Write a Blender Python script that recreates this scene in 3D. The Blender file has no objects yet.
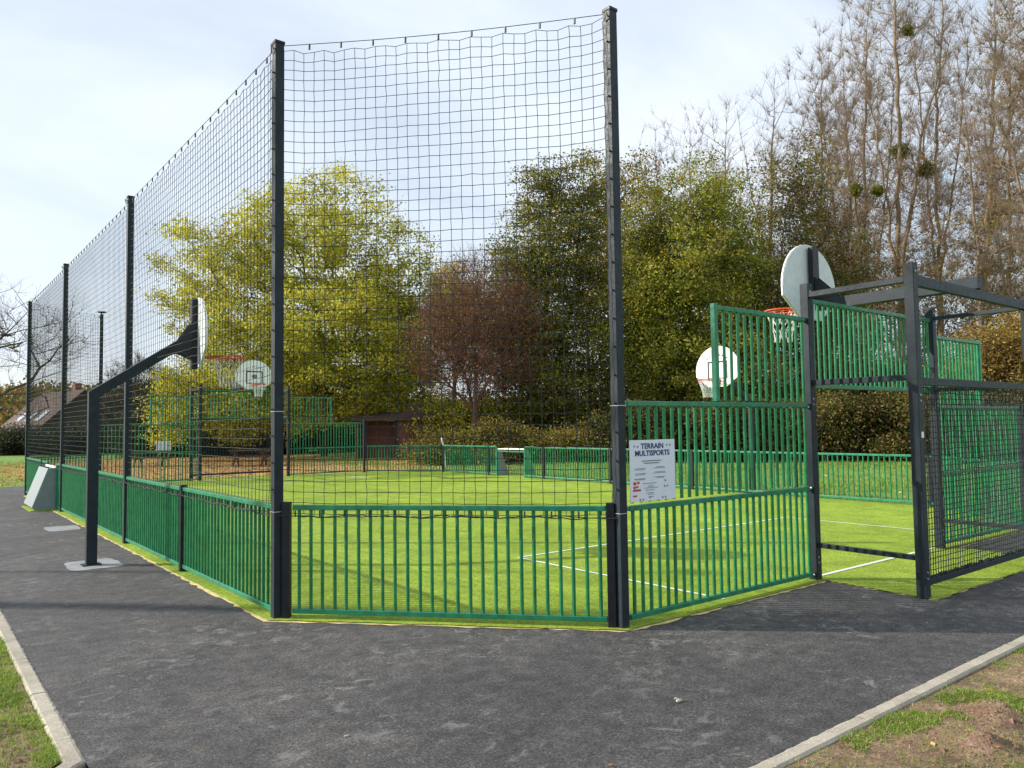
import bpy, math, random
import numpy as np
from mathutils import Vector, Matrix
R = math.radians
rng = np.random.default_rng(7)
random.seed(7)
sc = bpy.context.scene
COL = sc.collection

# ------------------------------------------------------------------ camera
F = 770.14
CAM = Vector((-4.9355, -4.7480, 1.7681))
CR = Vector((0.78513, -0.61918, -0.01364)).normalized()
CF = Vector((0.61891, 0.78362, 0.05376)).normalized()
CU = CR.cross(CF).normalized()
cd = bpy.data.cameras.new('camera')
cam = bpy.data.objects.new('camera', cd)
COL.objects.link(cam)
cd.sensor_width = 36
cd.lens = F / 1024 * 36
cd.clip_end = 2000
cd.clip_start = .05
m = Matrix((CR, CU, -CF)).transposed().to_4x4()
m.translation = CAM
cam.matrix_world = m
sc.camera = cam
def at(x, y, D):                     # the point seen at a pixel, D metres deep
    return CAM + (CF + CR * ((x - 512) / F) - CU * ((y - 384) / F)) * D

# ------------------------------------------------------------------ world and sun
EL = 25.5
AZ = math.atan2(-.73, .685)
w = bpy.data.worlds.new('World'); sc.world = w; w.use_nodes = True
nt = w.node_tree; nt.nodes.clear()
def nn(t, **k):
    n = nt.nodes.new(t)
    for a, b in k.items(): setattr(n, a, b)
    return n
out = nn('ShaderNodeOutputWorld'); bg = nn('ShaderNodeBackground'); bg.inputs[1].default_value = .12
sky = nn('ShaderNodeTexSky', sky_type='NISHITA', sun_disc=False, sun_elevation=R(EL), sun_rotation=AZ)
sky.air_density = 1.0; sky.dust_density = 1.2; sky.ozone_density = 1.0
tc = nn('ShaderNodeTexCoord'); sep = nn('ShaderNodeSeparateXYZ')
nt.links.new(tc.outputs['Generated'], sep.inputs[0])
ad = nn('ShaderNodeMath', operation='ADD'); ad.inputs[1].default_value = .22
nt.links.new(sep.outputs['Z'], ad.inputs[0])
mx = nn('ShaderNodeMath', operation='MAXIMUM'); mx.inputs[1].default_value = .05
nt.links.new(ad.outputs[0], mx.inputs[0])
cmb = nn('ShaderNodeCombineXYZ')
for i, a in enumerate('XY'):
    d = nn('ShaderNodeMath', operation='DIVIDE'); nt.links.new(sep.outputs[a], d.inputs[0]); nt.links.new(mx.outputs[0], d.inputs[1]); nt.links.new(d.outputs[0], cmb.inputs[i])
mp = nn('ShaderNodeMapping'); mp.inputs['Scale'].default_value = (1.0, 2.1, 1); mp.inputs['Rotation'].default_value = (0, 0, R(62)); mp.inputs['Location'].default_value = (3.2, 1.4, 0)
nt.links.new(cmb.outputs[0], mp.inputs[0])
nz = nn('ShaderNodeTexNoise'); nz.inputs['Scale'].default_value = .85; nz.inputs['Detail'].default_value = 7; nz.inputs['Roughness'].default_value = .52; nz.inputs['Distortion'].default_value = .35
nt.links.new(mp.outputs[0], nz.inputs['Vector'])
rp = nn('ShaderNodeValToRGB'); rp.color_ramp.elements[0].position = .34; rp.color_ramp.elements[1].position = .66
rp.color_ramp.elements[0].color = (.55, .55, .55, 1); rp.color_ramp.elements[1].color = (.97, .97, .97, 1)
nt.links.new(nz.outputs['Fac'], rp.inputs[0])
mix = nn('ShaderNodeMix', data_type='RGBA')
mix.inputs[7].default_value = (6.2, 6.8, 7.6, 1)
nt.links.new(rp.outputs[0], mix.inputs[0]); nt.links.new(sky.outputs[0], mix.inputs[6])
nt.links.new(mix.outputs[2], bg.inputs[0]); nt.links.new(bg.outputs[0], out.inputs[0])

sl = bpy.data.lights.new('sun', 'SUN'); so = bpy.data.objects.new('sun', sl); COL.objects.link(so)
sl.energy = 4.8; sl.angle = R(.6); sl.color = (1, .94, .84)
sd = Vector((math.sin(AZ) * math.cos(R(EL)), math.cos(AZ) * math.cos(R(EL)), math.sin(R(EL))))
so.rotation_euler = sd.to_track_quat('Z', 'Y').to_euler()
sc.view_settings.view_transform = 'Standard'; sc.view_settings.look = 'None'
sc.view_settings.exposure = 0.40; sc.view_settings.gamma = 1
sc.render.engine = 'CYCLES'
sc.cycles.max_bounces = 6; sc.cycles.diffuse_bounces = 3; sc.cycles.transparent_max_bounces = 8
try: sc.cycles.use_denoising = True
except Exception: pass

# ------------------------------------------------------------------ materials
def mat(name, col, rough=.6, metal=0, spec=.5):
    m = bpy.data.materials.new(name); m.use_nodes = True
    b = m.node_tree.nodes['Principled BSDF']
    b.inputs['Base Color'].default_value = (*col, 1); b.inputs['Roughness'].default_value = rough
    b.inputs['Metallic'].default_value = metal; b.inputs['Specular IOR Level'].default_value = spec
    return m
class NT:
    def __init__(s, m): s.m = m; s.t = m.node_tree; s.b = m.node_tree.nodes['Principled BSDF']
    def n(s, t, **k):
        n = s.t.nodes.new(t)
        for a, b in k.items(): setattr(n, a, b)
        return n
    def l(s, a, b): s.t.links.new(a, b)
    def coord(s, kind='Object'): return s.n('ShaderNodeTexCoord').outputs[kind]
    def pos(s): return s.n('ShaderNodeNewGeometry').outputs['Position']
    def noise(s, v, scale, detail=4, rough=.55, dist=0):
        n = s.n('ShaderNodeTexNoise'); n.inputs['Scale'].default_value = scale; n.inputs['Detail'].default_value = detail
        n.inputs['Roughness'].default_value = rough; n.inputs['Distortion'].default_value = dist
        s.l(v, n.inputs['Vector']); return n.outputs['Fac']
    def ramp(s, f, stops, interp='LINEAR'):
        r = s.n('ShaderNodeValToRGB'); cr = r.color_ramp; cr.interpolation = interp
        while len(cr.elements) < len(stops): cr.elements.new(.5)
        for e, (p, c) in zip(cr.elements, stops):
            e.position = p; e.color = (*c, 1) if len(c) == 3 else c
        s.l(f, r.inputs[0]); return r.outputs[0]
    def mix(s, f, a, b, mode='MIX'):
        m = s.n('ShaderNodeMix', data_type='RGBA', blend_type=mode)
        if hasattr(f, 'name'): s.l(f, m.inputs[0])
        else: m.inputs[0].default_value = f
        for i, x in ((6, a), (7, b)):
            if hasattr(x, 'name'): s.l(x, m.inputs[i])
            else: m.inputs[i].default_value = (*x, 1)
        return m.outputs[2]
    def bump(s, f, strength, dist=.01):
        b = s.n('ShaderNodeBump'); b.inputs['Strength'].default_value = strength; b.inputs['Distance'].default_value = dist
        s.l(f, b.inputs['Height']); s.l(b.outputs[0], s.b.inputs['Normal'])
    def col(s, c): s.l(c, s.b.inputs['Base Color'])
g3 = lambda v: (v, v, v)

def painted(name, col, rough=.38, var=.25):
    m = mat(name, col, rough); t = NT(m); p = t.pos()
    n = t.noise(p, 9, 5, .6); c2 = tuple(x * (1 - var) for x in col); c3 = tuple(min(1, x * (1 + var) + .004) for x in col)
    t.col(t.ramp(n, [(.3, c2), (.7, c3)]))
    t.l(t.ramp(t.noise(p, 30, 3), [(.3, g3(rough - .06)), (.75, g3(rough + .14))]), t.b.inputs['Roughness'])
    return m
M = {}
M['green'] = painted('green paint', (.013, .185, .092), .32, .3)
M['green_bar'] = painted('green bar paint', (.011, .18, .066), .32, .3)
M['anthracite'] = painted('anthracite paint', (.010, .019, .027), .5)
M['anth_dark'] = painted('dark post paint', (.009, .011, .017), .45)
M['steel'] = mat('galvanised', (.45, .46, .47), .4, .8)
for k_ in ('anthracite', 'anth_dark'): M[k_].node_tree.nodes['Principled BSDF'].inputs['Specular IOR Level'].default_value = .32
M['twine'] = mat('black net twine', (.016, .022, .022), .8)
M['twine_white'] = mat('white net twine', (.75, .75, .74), .7)
M['orange'] = painted('orange rim paint', (.62, .085, .02), .4)
M['board'] = painted('white board', (.80, .81, .80), .35, .04)
M['board_back'] = painted('board back', (.62, .65, .66), .5, .08)
M['minigrey'] = painted('mini goal grey panel', (.17, .215, .22), .5, .1)
M['black'] = mat('black marking', (.02, .02, .022), .5)
M['white'] = painted('white paint', (.78, .78, .76), .45, .05)
M['ink_blue'] = mat('blue ink', (.02, .035, .16), .6)
M['ink_grey'] = mat('grey ink', (.16, .17, .2), .6)
M['ink_red'] = mat('red ink', (.5, .05, .04), .6)
M['sign'] = painted('sign sheet', (.68, .72, .80), .4, .04)
M['wood_dark'] = painted('dark wood', (.13, .052, .03), .7, .4)
M['brick'] = painted('brick red wall', (.26, .10, .065), .8, .3)
M['soffit'] = painted('timber gable', (.07, .045, .035), .8, .3)
M['skylight'] = mat('skylight glass', (.55, .6, .65), .12, .3)

def concrete():
    m = mat('concrete kerb', (.4, .37, .32), .85); t = NT(m); p = t.pos()
    a = t.ramp(t.noise(p, 3, 6, .65), [(.3, (.30, .265, .205)), (.7, (.50, .45, .36))])
    b = t.ramp(t.noise(p, 90, 3, .7), [(.35, g3(.7)), (.65, g3(1.12))])
    c = t.mix(1, a, b, 'MULTIPLY')
    st = t.ramp(t.noise(p, 14, 6, .7, 1), [(.6, g3(0)), (.72, g3(1))])
    t.col(t.mix(st, c, (.16, .145, .115))); t.bump(t.noise(p, 120, 4, .7), .35, .004)
    return m
M['concrete'] = concrete()
def pad():
    m = mat('pale concrete', (.3, .31, .32), .8); t = NT(m); p = t.pos()
    t.col(t.ramp(t.noise(p, 5, 6, .7), [(.3, (.17, .175, .18)), (.7, (.33, .34, .35))])); t.bump(t.noise(p, 60, 4), .2, .004)
    return m
M['pad'] = pad()
def asphalt():
    m = mat('asphalt', (.06, .06, .063), .85); t = NT(m); p = t.pos()
    big = t.ramp(t.noise(p, .8, 8, .68, .7), [(.30, (.033, .031, .0305)), (.5, (.047, .0435, .0425)), (.70, (.075, .069, .063))])
    med = t.ramp(t.noise(p, 7, 6, .7), [(.34, g3(.62)), (.66, g3(1.5))])
    c = t.mix(1, big, med, 'MULTIPLY')
    ag = t.ramp(t.noise(p, 48, 6, .95), [(.36, g3(.15)), (.46, g3(.65)), (.54, g3(1.35)), (.64, g3(3.6))])
    c = t.mix(1, c, ag, 'MULTIPLY')
    # pale scuffs and dust
    mp = t.n('ShaderNodeMapping'); mp.inputs['Scale'].default_value = (1, 1.2, 1); mp.inputs['Rotation'].default_value = (0, 0, R(-40)); t.l(p, mp.inputs[0])
    sc_ = t.ramp(t.noise(mp.outputs[0], 6.5, 8, .72, .8), [(.53, g3(0)), (.66, g3(.9))])
    big2 = t.ramp(t.noise(p, .9, 4, .5), [(.45, g3(.12)), (.60, g3(1))])
    sc2 = t.mix(1, sc_, big2, 'MULTIPLY')
    c = t.mix(sc2, c, (.21, .20, .185))
    t.col(c)
    h = t.n('ShaderNodeTexVoronoi', feature='F1'); h.inputs['Scale'].default_value = 90; t.l(p, h.inputs['Vector'])
    t.bump(h.outputs['Distance'], .35, .006)
    t.l(t.ramp(t.noise(p, 3, 4), [(.3, g3(.62)), (.7, g3(.9))]), t.b.inputs['Roughness'])
    return m
M['asphalt'] = asphalt()
def turf():
    m = mat('artificial turf', (.12, .25, .03), .8); t = NT(m); p = t.pos()
    a = t.ramp(t.noise(p, .35, 4, .5), [(.3, (.225, .320, .032)), (.7, (.285, .385, .044))])
    mp = t.n('ShaderNodeMapping'); mp.inputs['Scale'].default_value = (1, 3.0, 1); mp.inputs['Rotation'].default_value = (0, 0, R(38)); t.l(p, mp.inputs[0])
    f = t.ramp(t.noise(mp.outputs[0], 38, 5, .8), [(.34, g3(.30)), (.5, g3(.95)), (.66, g3(1.9))])
    c = t.mix(1, a, f, 'MULTIPLY')
    m2 = t.n('ShaderNodeMapping'); m2.inputs['Scale'].default_value = (1.2, .18, 1); t.l(p, m2.inputs[0])
    c = t.mix(1, c, t.ramp(t.noise(m2.outputs[0], 1.6, 5, .6), [(.35, (.86, .90, .9)), (.65, (1.10, 1.06, 1.1))]), 'MULTIPLY')
    s = t.ramp(t.noise(p, 2.2, 6, .7, .4), [(.33, g3(.76)), (.65, g3(1.15))])
    c = t.mix(1, c, s, 'MULTIPLY')
    t.col(c); t.bump(t.noise(mp.outputs[0], 60, 4, .8), .35, .01)
    t.b.inputs['Specular IOR Level'].default_value = .15
    return m
M['turf'] = turf()
M['edge'] = painted('turf backing edge', (.60, .48, .20), .9, .3)
def line():
    m = mat('white turf line', (.75, .77, .7), .8); t = NT(m); p = t.pos()
    t.col(t.ramp(t.noise(p, 45, 5, .8), [(.25, (.42, .5, .3)), (.55, (.78, .8, .72))])); return m
M['line'] = line()
def ground():
    m = mat('grass ground', (.06, .12, .02), .9); t = NT(m); p = t.pos()
    g = t.ramp(t.noise(p, 1.3, 7, .7), [(.3, (.075, .15, .018)), (.5, (.14, .26, .03)), (.7, (.22, .34, .05))])
    fine = t.ramp(t.noise(p, 22, 5, .8), [(.3, g3(.55)), (.7, g3(1.4))])
    g = t.mix(1, g, fine, 'MULTIPLY')
    br = t.ramp(t.noise(p, 3, 6, .7), [(.35, (.28, .15, .045)), (.55, (.52, .29, .08)), (.75, (.64, .42, .14))])
    bf = t.ramp(t.noise(p, 9, 6, .8), [(.35, g3(.6)), (.65, g3(1.4))])
    br = t.mix(1, br, bf, 'MULTIPLY')
    # leaf litter under the big trees
    vm = t.n('ShaderNodeVectorMath', operation='DISTANCE'); t.l(p, vm.inputs[0]); vm.inputs[1].default_value = (10, 36, 0)
    mr = t.n('ShaderNodeMapRange'); t.l(vm.outputs['Value'], mr.inputs[0]); mr.inputs[1].default_value = 16; mr.inputs[2].default_value = 9; mr.inputs[3].default_value = -.10; mr.inputs[4].default_value = .34
    ad = t.n('ShaderNodeMath', operation='ADD'); t.l(mr.outputs[0], ad.inputs[0]); t.l(t.noise(p, .5, 8, .75), ad.inputs[1])
    k = t.ramp(ad.outputs[0], [(.52, g3(0)), (.68, g3(1))])
    t.col(t.mix(k, g, br)); t.bump(t.noise(p, 12, 6, .8), .9, .06)
    return m
M['ground'] = ground()
def verge():
    m = mat('worn verge soil', (.2, .13, .08), .95); t = NT(m); p = t.pos()
    s = t.ramp(t.noise(p, 4, 8, .75, .3), [(.32, (.11, .062, .038)), (.48, (.28, .172, .108)), (.64, (.47, .32, .21))])
    f = t.ramp(t.noise(p, 60, 5, .8), [(.35, g3(.4)), (.65, g3(1.6))])
    s = t.mix(1, s, f, 'MULTIPLY')
    gr = t.mix(1, t.ramp(t.noise(p, 6, 6, .75), [(.3, (.14, .15, .035)), (.7, (.30, .28, .09))]), f, 'MULTIPLY')
    k = t.ramp(t.noise(p, 1.7, 7, .7, .5), [(.46, g3(0)), (.62, g3(.8))])
    t.col(t.mix(k, s, gr)); t.bump(t.noise(p, 35, 7, .8), 1, .035)
    return m
M['verge'] = verge()
def soilm():
    m = mat('molehill soil', (.2, .12, .075), .95); t = NT(m); p = t.pos()
    t.col(t.ramp(t.noise(p, 40, 7, .8), [(.3, (.15, .085, .055)), (.7, (.40, .25, .17))])); t.bump(t.noise(p, 60, 6, .8), .9, .02); return m
M['soil'] = soilm()
def rooft():
    m = mat('clay roof tiles', (.2, .1, .07), .85); t = NT(m); p = t.pos()
    t.col(t.ramp(t.noise(p, 3, 8, .8), [(.3, (.045, .028, .022)), (.55, (.10, .058, .042)), (.75, (.16, .10, .075))])); return m
M['roof'] = rooft()
def bark(name, c0, c1, sc_=3):
    m = mat(name, c0, .9); t = NT(m); p = t.pos()
    t.col(t.ramp(t.noise(p, sc_, 6, .75), [(.3, c0), (.7, c1)])); t.bump(t.noise(p, 12, 5, .7), .6, .05); return m
M['bark'] = bark('dark bark', (.035, .028, .022), (.09, .075, .055))
M['bark_pale'] = bark('pale poplar bark', (.13, .088, .056), (.32, .235, .155))
M['bark_red'] = bark('reddish bark', (.10, .05, .035), (.20, .10, .07))
M['bark_grey'] = bark('grey bark', (.055, .045, .04), (.13, .11, .095))
def leafm(name, stops, clump=(.6, 1.3), trans=.35, scale=.35):
    m = mat(name, stops[0], .6, spec=.25); t = NT(m)
    ge = t.n('ShaderNodeNewGeometry')
    k = len(stops)
    c = t.ramp(ge.outputs['Random Per Island'], [((i + .5) / k, s) for i, s in enumerate(stops)])
    cl = t.ramp(t.noise(ge.outputs['Position'], scale, 3, .5), [(.35, g3(clump[0])), (.62, g3(clump[1]))])
    c = t.mix(1, c, cl, 'MULTIPLY'); t.col(c)
    tr = t.n('ShaderNodeBsdfTranslucent'); t.l(c, tr.inputs[0])
    ms = t.n('ShaderNodeMixShader'); ms.inputs[0].default_value = trans
    o = t.t.nodes['Material Output']; t.l(t.b.outputs[0], ms.inputs[1]); t.l(tr.outputs[0], ms.inputs[2]); t.l(ms.outputs[0], o.inputs[0])
    return m
M['lf_yellow'] = leafm('yellow green leaves', [(.24, .27, .02), (.54, .53, .06), (.68, .62, .08), (.38, .42, .05), (.56, .43, .05)], (.75, 1.25), .45)
M['lf_green'] = leafm('mid green leaves', [(.10, .17, .02), (.16, .24, .025), (.24, .29, .03), (.12, .18, .02), (.30, .27, .03)])
M['lf_dark'] = leafm('dark green leaves', [(.085, .12, .022), (.13, .17, .028), (.21, .20, .032), (.27, .18, .045), (.10, .125, .022)])
M['lf_olive'] = leafm('olive leaves', [(.15, .19, .022), (.25, .27, .028), (.36, .33, .035), (.21, .21, .025), (.38, .27, .04)])
M['lf_red'] = leafm('red brown leaves', [(.20, .065, .035), (.30, .095, .045), (.15, .05, .03), (.36, .15, .05)])
M['lf_rust'] = leafm('rusty leaves', [(.20, .11, .04), (.30, .16, .05), (.15, .10, .035), (.18, .16, .035), (.36, .21, .055)])
M['lf_gold'] = leafm('golden leaves', [(.36, .26, .05), (.46, .33, .06), (.26, .24, .04), (.32, .21, .05)])
M['lf_bramble'] = leafm('bramble leaves', [(.04, .05, .014), (.08, .066, .022), (.12, .088, .03), (.055, .075, .018), (.15, .105, .036), (.028, .04, .012)])
M['lf_hedge'] = leafm('hedge leaves', [(.018, .032, .012), (.03, .05, .016), (.045, .055, .018), (.05, .04, .018)])
M['lf_mistle'] = leafm('mistletoe', [(.13, .16, .02), (.19, .21, .03), (.25, .24, .035)])
M['blade'] = leafm('grass blades', [(.12, .24, .02), (.19, .32, .03), (.31, .39, .06), (.16, .27, .03), (.45, .40, .17)], (.8, 1.2), .4, 2)
M['litter'] = leafm('fallen leaves', [(.42, .22, .06), (.28, .13, .04), (.55, .36, .10), (.2, .1, .04), (.6, .46, .16)], (.9, 1.1), .2, 2)

# ------------------------------------------------------------------ mesh helpers
WM = {None: Matrix.Identity(4)}
def mesh_np(name, V, F4=None, F3=None, smooth=False):
    me = bpy.data.meshes.new(name)
    V = np.asarray(V, np.float32); me.vertices.add(len(V)); me.vertices.foreach_set('co', V.ravel())
    idx = []; tot = []
    if F4 is not None and len(F4): idx.append(np.asarray(F4, np.int32).ravel()); tot.append(np.full(len(F4), 4, np.int32))
    if F3 is not None and len(F3): idx.append(np.asarray(F3, np.int32).ravel()); tot.append(np.full(len(F3), 3, np.int32))
    idx = np.concatenate(idx); tot = np.concatenate(tot)
    me.loops.add(len(idx)); me.loops.foreach_set('vertex_index', idx)
    me.polygons.add(len(tot)); st = np.concatenate([[0], np.cumsum(tot)[:-1]]).astype(np.int32)
    me.polygons.foreach_set('loop_start', st); me.polygons.foreach_set('loop_total', tot)
    me.polygons.foreach_set('use_smooth', np.full(len(tot), smooth, bool))
    me.update(calc_edges=True); return me
def tag(o, label=None, cat=None, group=None, kind=None):
    if label: o['label'] = label
    if cat: o['category'] = cat
    if group: o['group'] = group
    if kind: o['kind'] = kind
    return o
def thing(name, label, cat, loc=(0, 0, 0), rotz=0, group=None):
    o = bpy.data.objects.new(name, None); COL.objects.link(o); o.empty_display_size = .2
    o.location = loc; o.rotation_euler = (0, 0, rotz)
    WM[o] = Matrix.Translation(Vector(loc)) @ Matrix.Rotation(rotz, 4, 'Z')
    return tag(o, label, cat, group)
def link(name, me, m, parent=None, bevel=0):
    o = bpy.data.objects.new(name, me); COL.objects.link(o)
    if m: me.materials.append(m)
    if parent is not None:
        o.parent = parent; WM[o] = WM[parent]
        me.transform(WM[parent].inverted())
    else: WM[o] = Matrix.Identity(4)
    if bevel:
        b = o.modifiers.new('bevel', 'BEVEL'); b.width = bevel; b.segments = 2; b.limit_method = 'ANGLE'
    return o
class MB:
    def __init__(s): s.v = []; s.f = []
    def add(s, vs, fs):
        o = len(s.v); s.v += [tuple(v) for v in vs]; s.f += [tuple(i + o for i in f) for f in fs]; return s
    def box(s, c, d, rot=None):
        hx, hy, hz = d[0] / 2, d[1] / 2, d[2] / 2; c = Vector(c)
        P = [Vector((x, y, z)) for z in (-hz, hz) for y in (-hy, hy) for x in (-hx, hx)]
        if rot is not None: P = [rot @ p for p in P]
        return s.add([p + c for p in P], [(0, 2, 3, 1), (4, 5, 7, 6), (0, 1, 5, 4), (2, 6, 7, 3), (0, 4, 6, 2), (1, 3, 7, 5)])
    def bar(s, a, b, wd, ht, up=(0, 0, 1)):      # rectangular bar from a to b, wd across, ht along up
        a = Vector(a); b = Vector(b); d = (b - a).normalized(); u = Vector(up)
        if abs(d.dot(u)) > .98: u = Vector((0, 1, 0))
        r = d.cross(u).normalized(); u = r.cross(d)
        P = []
        for q in (a, b):
            for x, y in ((-1, -1), (1, -1), (1, 1), (-1, 1)): P.append(q + r * x * wd / 2 + u * y * ht / 2)
        return s.add(P, [(0, 3, 2, 1), (4, 5, 6, 7), (0, 1, 5, 4), (1, 2, 6, 5), (2, 3, 7, 6), (3, 0, 4, 7)])
    def tube(s, pts, r, n=6, closed=False, cap=True):
        pts = [Vector(p) for p in pts]; k = len(pts); rings = []
        pu = None
        for i, p in enumerate(pts):
            if closed: d = pts[(i + 1) % k] - pts[i - 1]
            else: d = pts[min(i + 1, k - 1)] - pts[max(i - 1, 0)]
            d.normalize()
            if pu is None: pu = Vector((0, 0, 1)) if abs(d.z) < .9 else Vector((1, 0, 0))
            x = d.cross(pu).normalized(); y = x.cross(d).normalized(); pu = y
            rr = r[i] if isinstance(r, (list, tuple)) else r
            rings.append([p + x * math.cos(2 * math.pi * j / n) * rr + y * math.sin(2 * math.pi * j / n) * rr for j in range(n)])
        V = [v for rg in rings for v in rg]; Fc = []
        for i in range(k if closed else k - 1):
            a = i * n; b = ((i + 1) % k) * n
            for j in range(n): Fc.append((a + j, a + (j + 1) % n, b + (j + 1) % n, b + j))
        if cap and not closed: Fc += [tuple(range(n))[::-1], tuple((k - 1) * n + j for j in range(n))]
        return s.add(V, Fc)
    def prism(s, poly, z0, z1):
        n = len(poly)
        return s.add([(x, y, z0) for x, y in poly] + [(x, y, z1) for x, y in poly],
                     [tuple(range(n))[::-1], tuple(range(n, 2 * n))] + [(i, (i + 1) % n, n + (i + 1) % n, n + i) for i in range(n)])
    def ext(s, poly, off):                        # 3-D polygon thickened by vector off
        n = len(poly); P = [Vector(p) for p in poly]; off = Vector(off)
        return s.add(P + [p + off for p in P], [tuple(range(n))[::-1], tuple(range(n, 2 * n))] + [(i, (i + 1) % n, n + (i + 1) % n, n + i) for i in range(n)])
    def build(s, name, m, parent=None, bevel=0, smooth=False):
        me = bpy.data.meshes.new(name); me.from_pydata(s.v, [], s.f)
        if smooth:
            for p in me.polygons: p.use_smooth = True
        me.update()
        import bmesh
        bm = bmesh.new(); bm.from_mesh(me); bmesh.ops.recalc_face_normals(bm, faces=bm.faces); bm.to_mesh(me); bm.free()
        return link(name, me, m, parent, bevel)
def tubes_np(A, B, ra, rb, n):
    """many tapered sticks at once"""
    A = np.asarray(A, float); B = np.asarray(B, float); d = B - A; L = np.linalg.norm(d, axis=1, keepdims=True); L[L == 0] = 1e-6; d = d / L
    ref = np.where(np.abs(d[:, 2:3]) > .9, np.array([[1., 0, 0]]), np.array([[0, 0, 1.]]))
    x = np.cross(d, ref); x /= np.linalg.norm(x, axis=1, keepdims=True); y = np.cross(d, x)
    th = np.arange(n) * 2 * np.pi / n
    ring = x[:, None, :] * np.cos(th)[None, :, None] + y[:, None, :] * np.sin(th)[None, :, None]
    V = np.concatenate([A[:, None, :] + ring * np.asarray(ra)[:, None, None], B[:, None, :] + ring * np.asarray(rb)[:, None, None]], 1).reshape(-1, 3)
    b = np.arange(len(A))[:, None] * 2 * n; j = np.arange(n)
    Fc = np.stack([b + j, b + (j + 1) % n, b + n + (j + 1) % n, b + n + j], -1).reshape(-1, 4)
    return V, Fc
def merge(parts):
    Vs = []; Fs = []; o = 0
    for V, Fc in parts:
        Vs.append(V); Fs.append(Fc + o); o += len(V)
    return np.concatenate(Vs), np.concatenate(Fs)

# ------------------------------------------------------------------ the setting: ground, paths, turf
A_X, C_X, D_X, RX, LX = 3.10, 6.25, 9.35, 11.5, -2.16
CY, FY, FCY = 2.36, 22.81, 20.45
def sheet(name, poly, z, m, kind='structure'):
    me = bpy.data.meshes.new(name); me.from_pydata([(x, y, z) for x, y in poly], [], [tuple(range(len(poly)))]); me.update()
    o = link(name, me, m); tag(o, kind=kind); return o
# ground: fine near the camera is not needed, the verges are separate mounded sheets
sheet('ground', [(-400, -300), (500, -300), (500, 600), (-400, 600)], -.03, M['ground'])
KX, KY = -4.13, -2.31
asp = [(KX, 25.4), (KX, -.15), (-6.9, -2.9), (-4.55, -6.6), (-2.4, KY), (17, KY), (17, .2), (RX + .25, .2), (RX + .25, 22), (FCY * 0 + .2, 23.0), (-.9, 24.9)]
sheet('asphalt_path', asp, 0, M['asphalt'])
def offset_poly(e):
    c = e * math.tan(math.pi / 8)
    return [(LX - e, CY - c), (0 - c, -e), (A_X + .02, -e), (A_X - .08, -1.30 + .0), (C_X + .1, -1.30 - e * .3), (C_X + .25, -e), (D_X + c, -e), (RX + e, CY - c),
            (RX + e, FCY + c), (D_X + c, FY + e), (C_X + .1, FY + e), (C_X + .1, FY + 1.3), (A_X - .1, FY + 1.3), (A_X - .1, FY + e), (0 - c, FY + e), (LX - e, FCY + c)]
def wobble(poly, amp, step=.25, seed=1):
    rr = random.Random(seed); o = []
    for i, (x, y) in enumerate(poly):
        x2, y2 = poly[(i + 1) % len(poly)]; L = math.hypot(x2 - x, y2 - y); n = max(1, int(L / step))
        for k in range(n): o.append((x + (x2 - x) * k / n + rr.uniform(-amp, amp), y + (y2 - y) * k / n + rr.uniform(-amp, amp)))
    return o
sheet('turf_backing_edge', wobble(offset_poly(.135), .022, .10, 3), .004, M['edge'])
sheet('turf', wobble(offset_poly(.105), .012, .09, 4), .012, M['turf'])
mb = MB()
def stripe(x0, y0, x1, y1, z=.017): mb.add([(x0, y0, z), (x1, y0, z), (x1, y1, z), (x0, y1, z)], [(0, 1, 2, 3)])
lw = .05
for (ya, yb) in ((.06, 3.34), (FY - .06, FY - 3.34)):
    stripe(1.49, ya, 1.49 + lw, yb); stripe(7.80, ya, 7.80 + lw, yb)
    stripe(1.49 + lw, yb - lw / 2, 7.80, yb + lw / 2, .017)
stripe(A_X + .08, .03, C_X - .08, .03 + .055); stripe(A_X + .08, FY - .085, C_X - .08, FY - .03)
me = bpy.data.meshes.new('line_markings'); me.from_pydata(mb.v, [], mb.f); tag(link('line_markings', me, M['line']), kind='structure')
def patch(name, cx, cy, wx, wy, rot, seed):
    rr = random.Random(seed); pl = []
    for i in range(28):
        a = i / 28 * 2 * math.pi; c, s_ = math.cos(a), math.sin(a)
        k = 1 / max(abs(c), abs(s_)) * rr.uniform(.93, 1.03); x, y = c * k * wx / 2, s_ * k * wy / 2
        pl.append((cx + x * math.cos(rot) - y * math.sin(rot), cy + x * math.sin(rot) + y * math.cos(rot)))
    sheet(name, pl, .004, M['pad'])
patch('concrete_footing', -2.92, 6.83, .62, .85, 0, 2)
patch('concrete_footing', -2.62, 11.5, .55, .8, 0, 5)
patch('concrete_footing', 12.3, 7.1, .6, .8, 0, 6)
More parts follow.
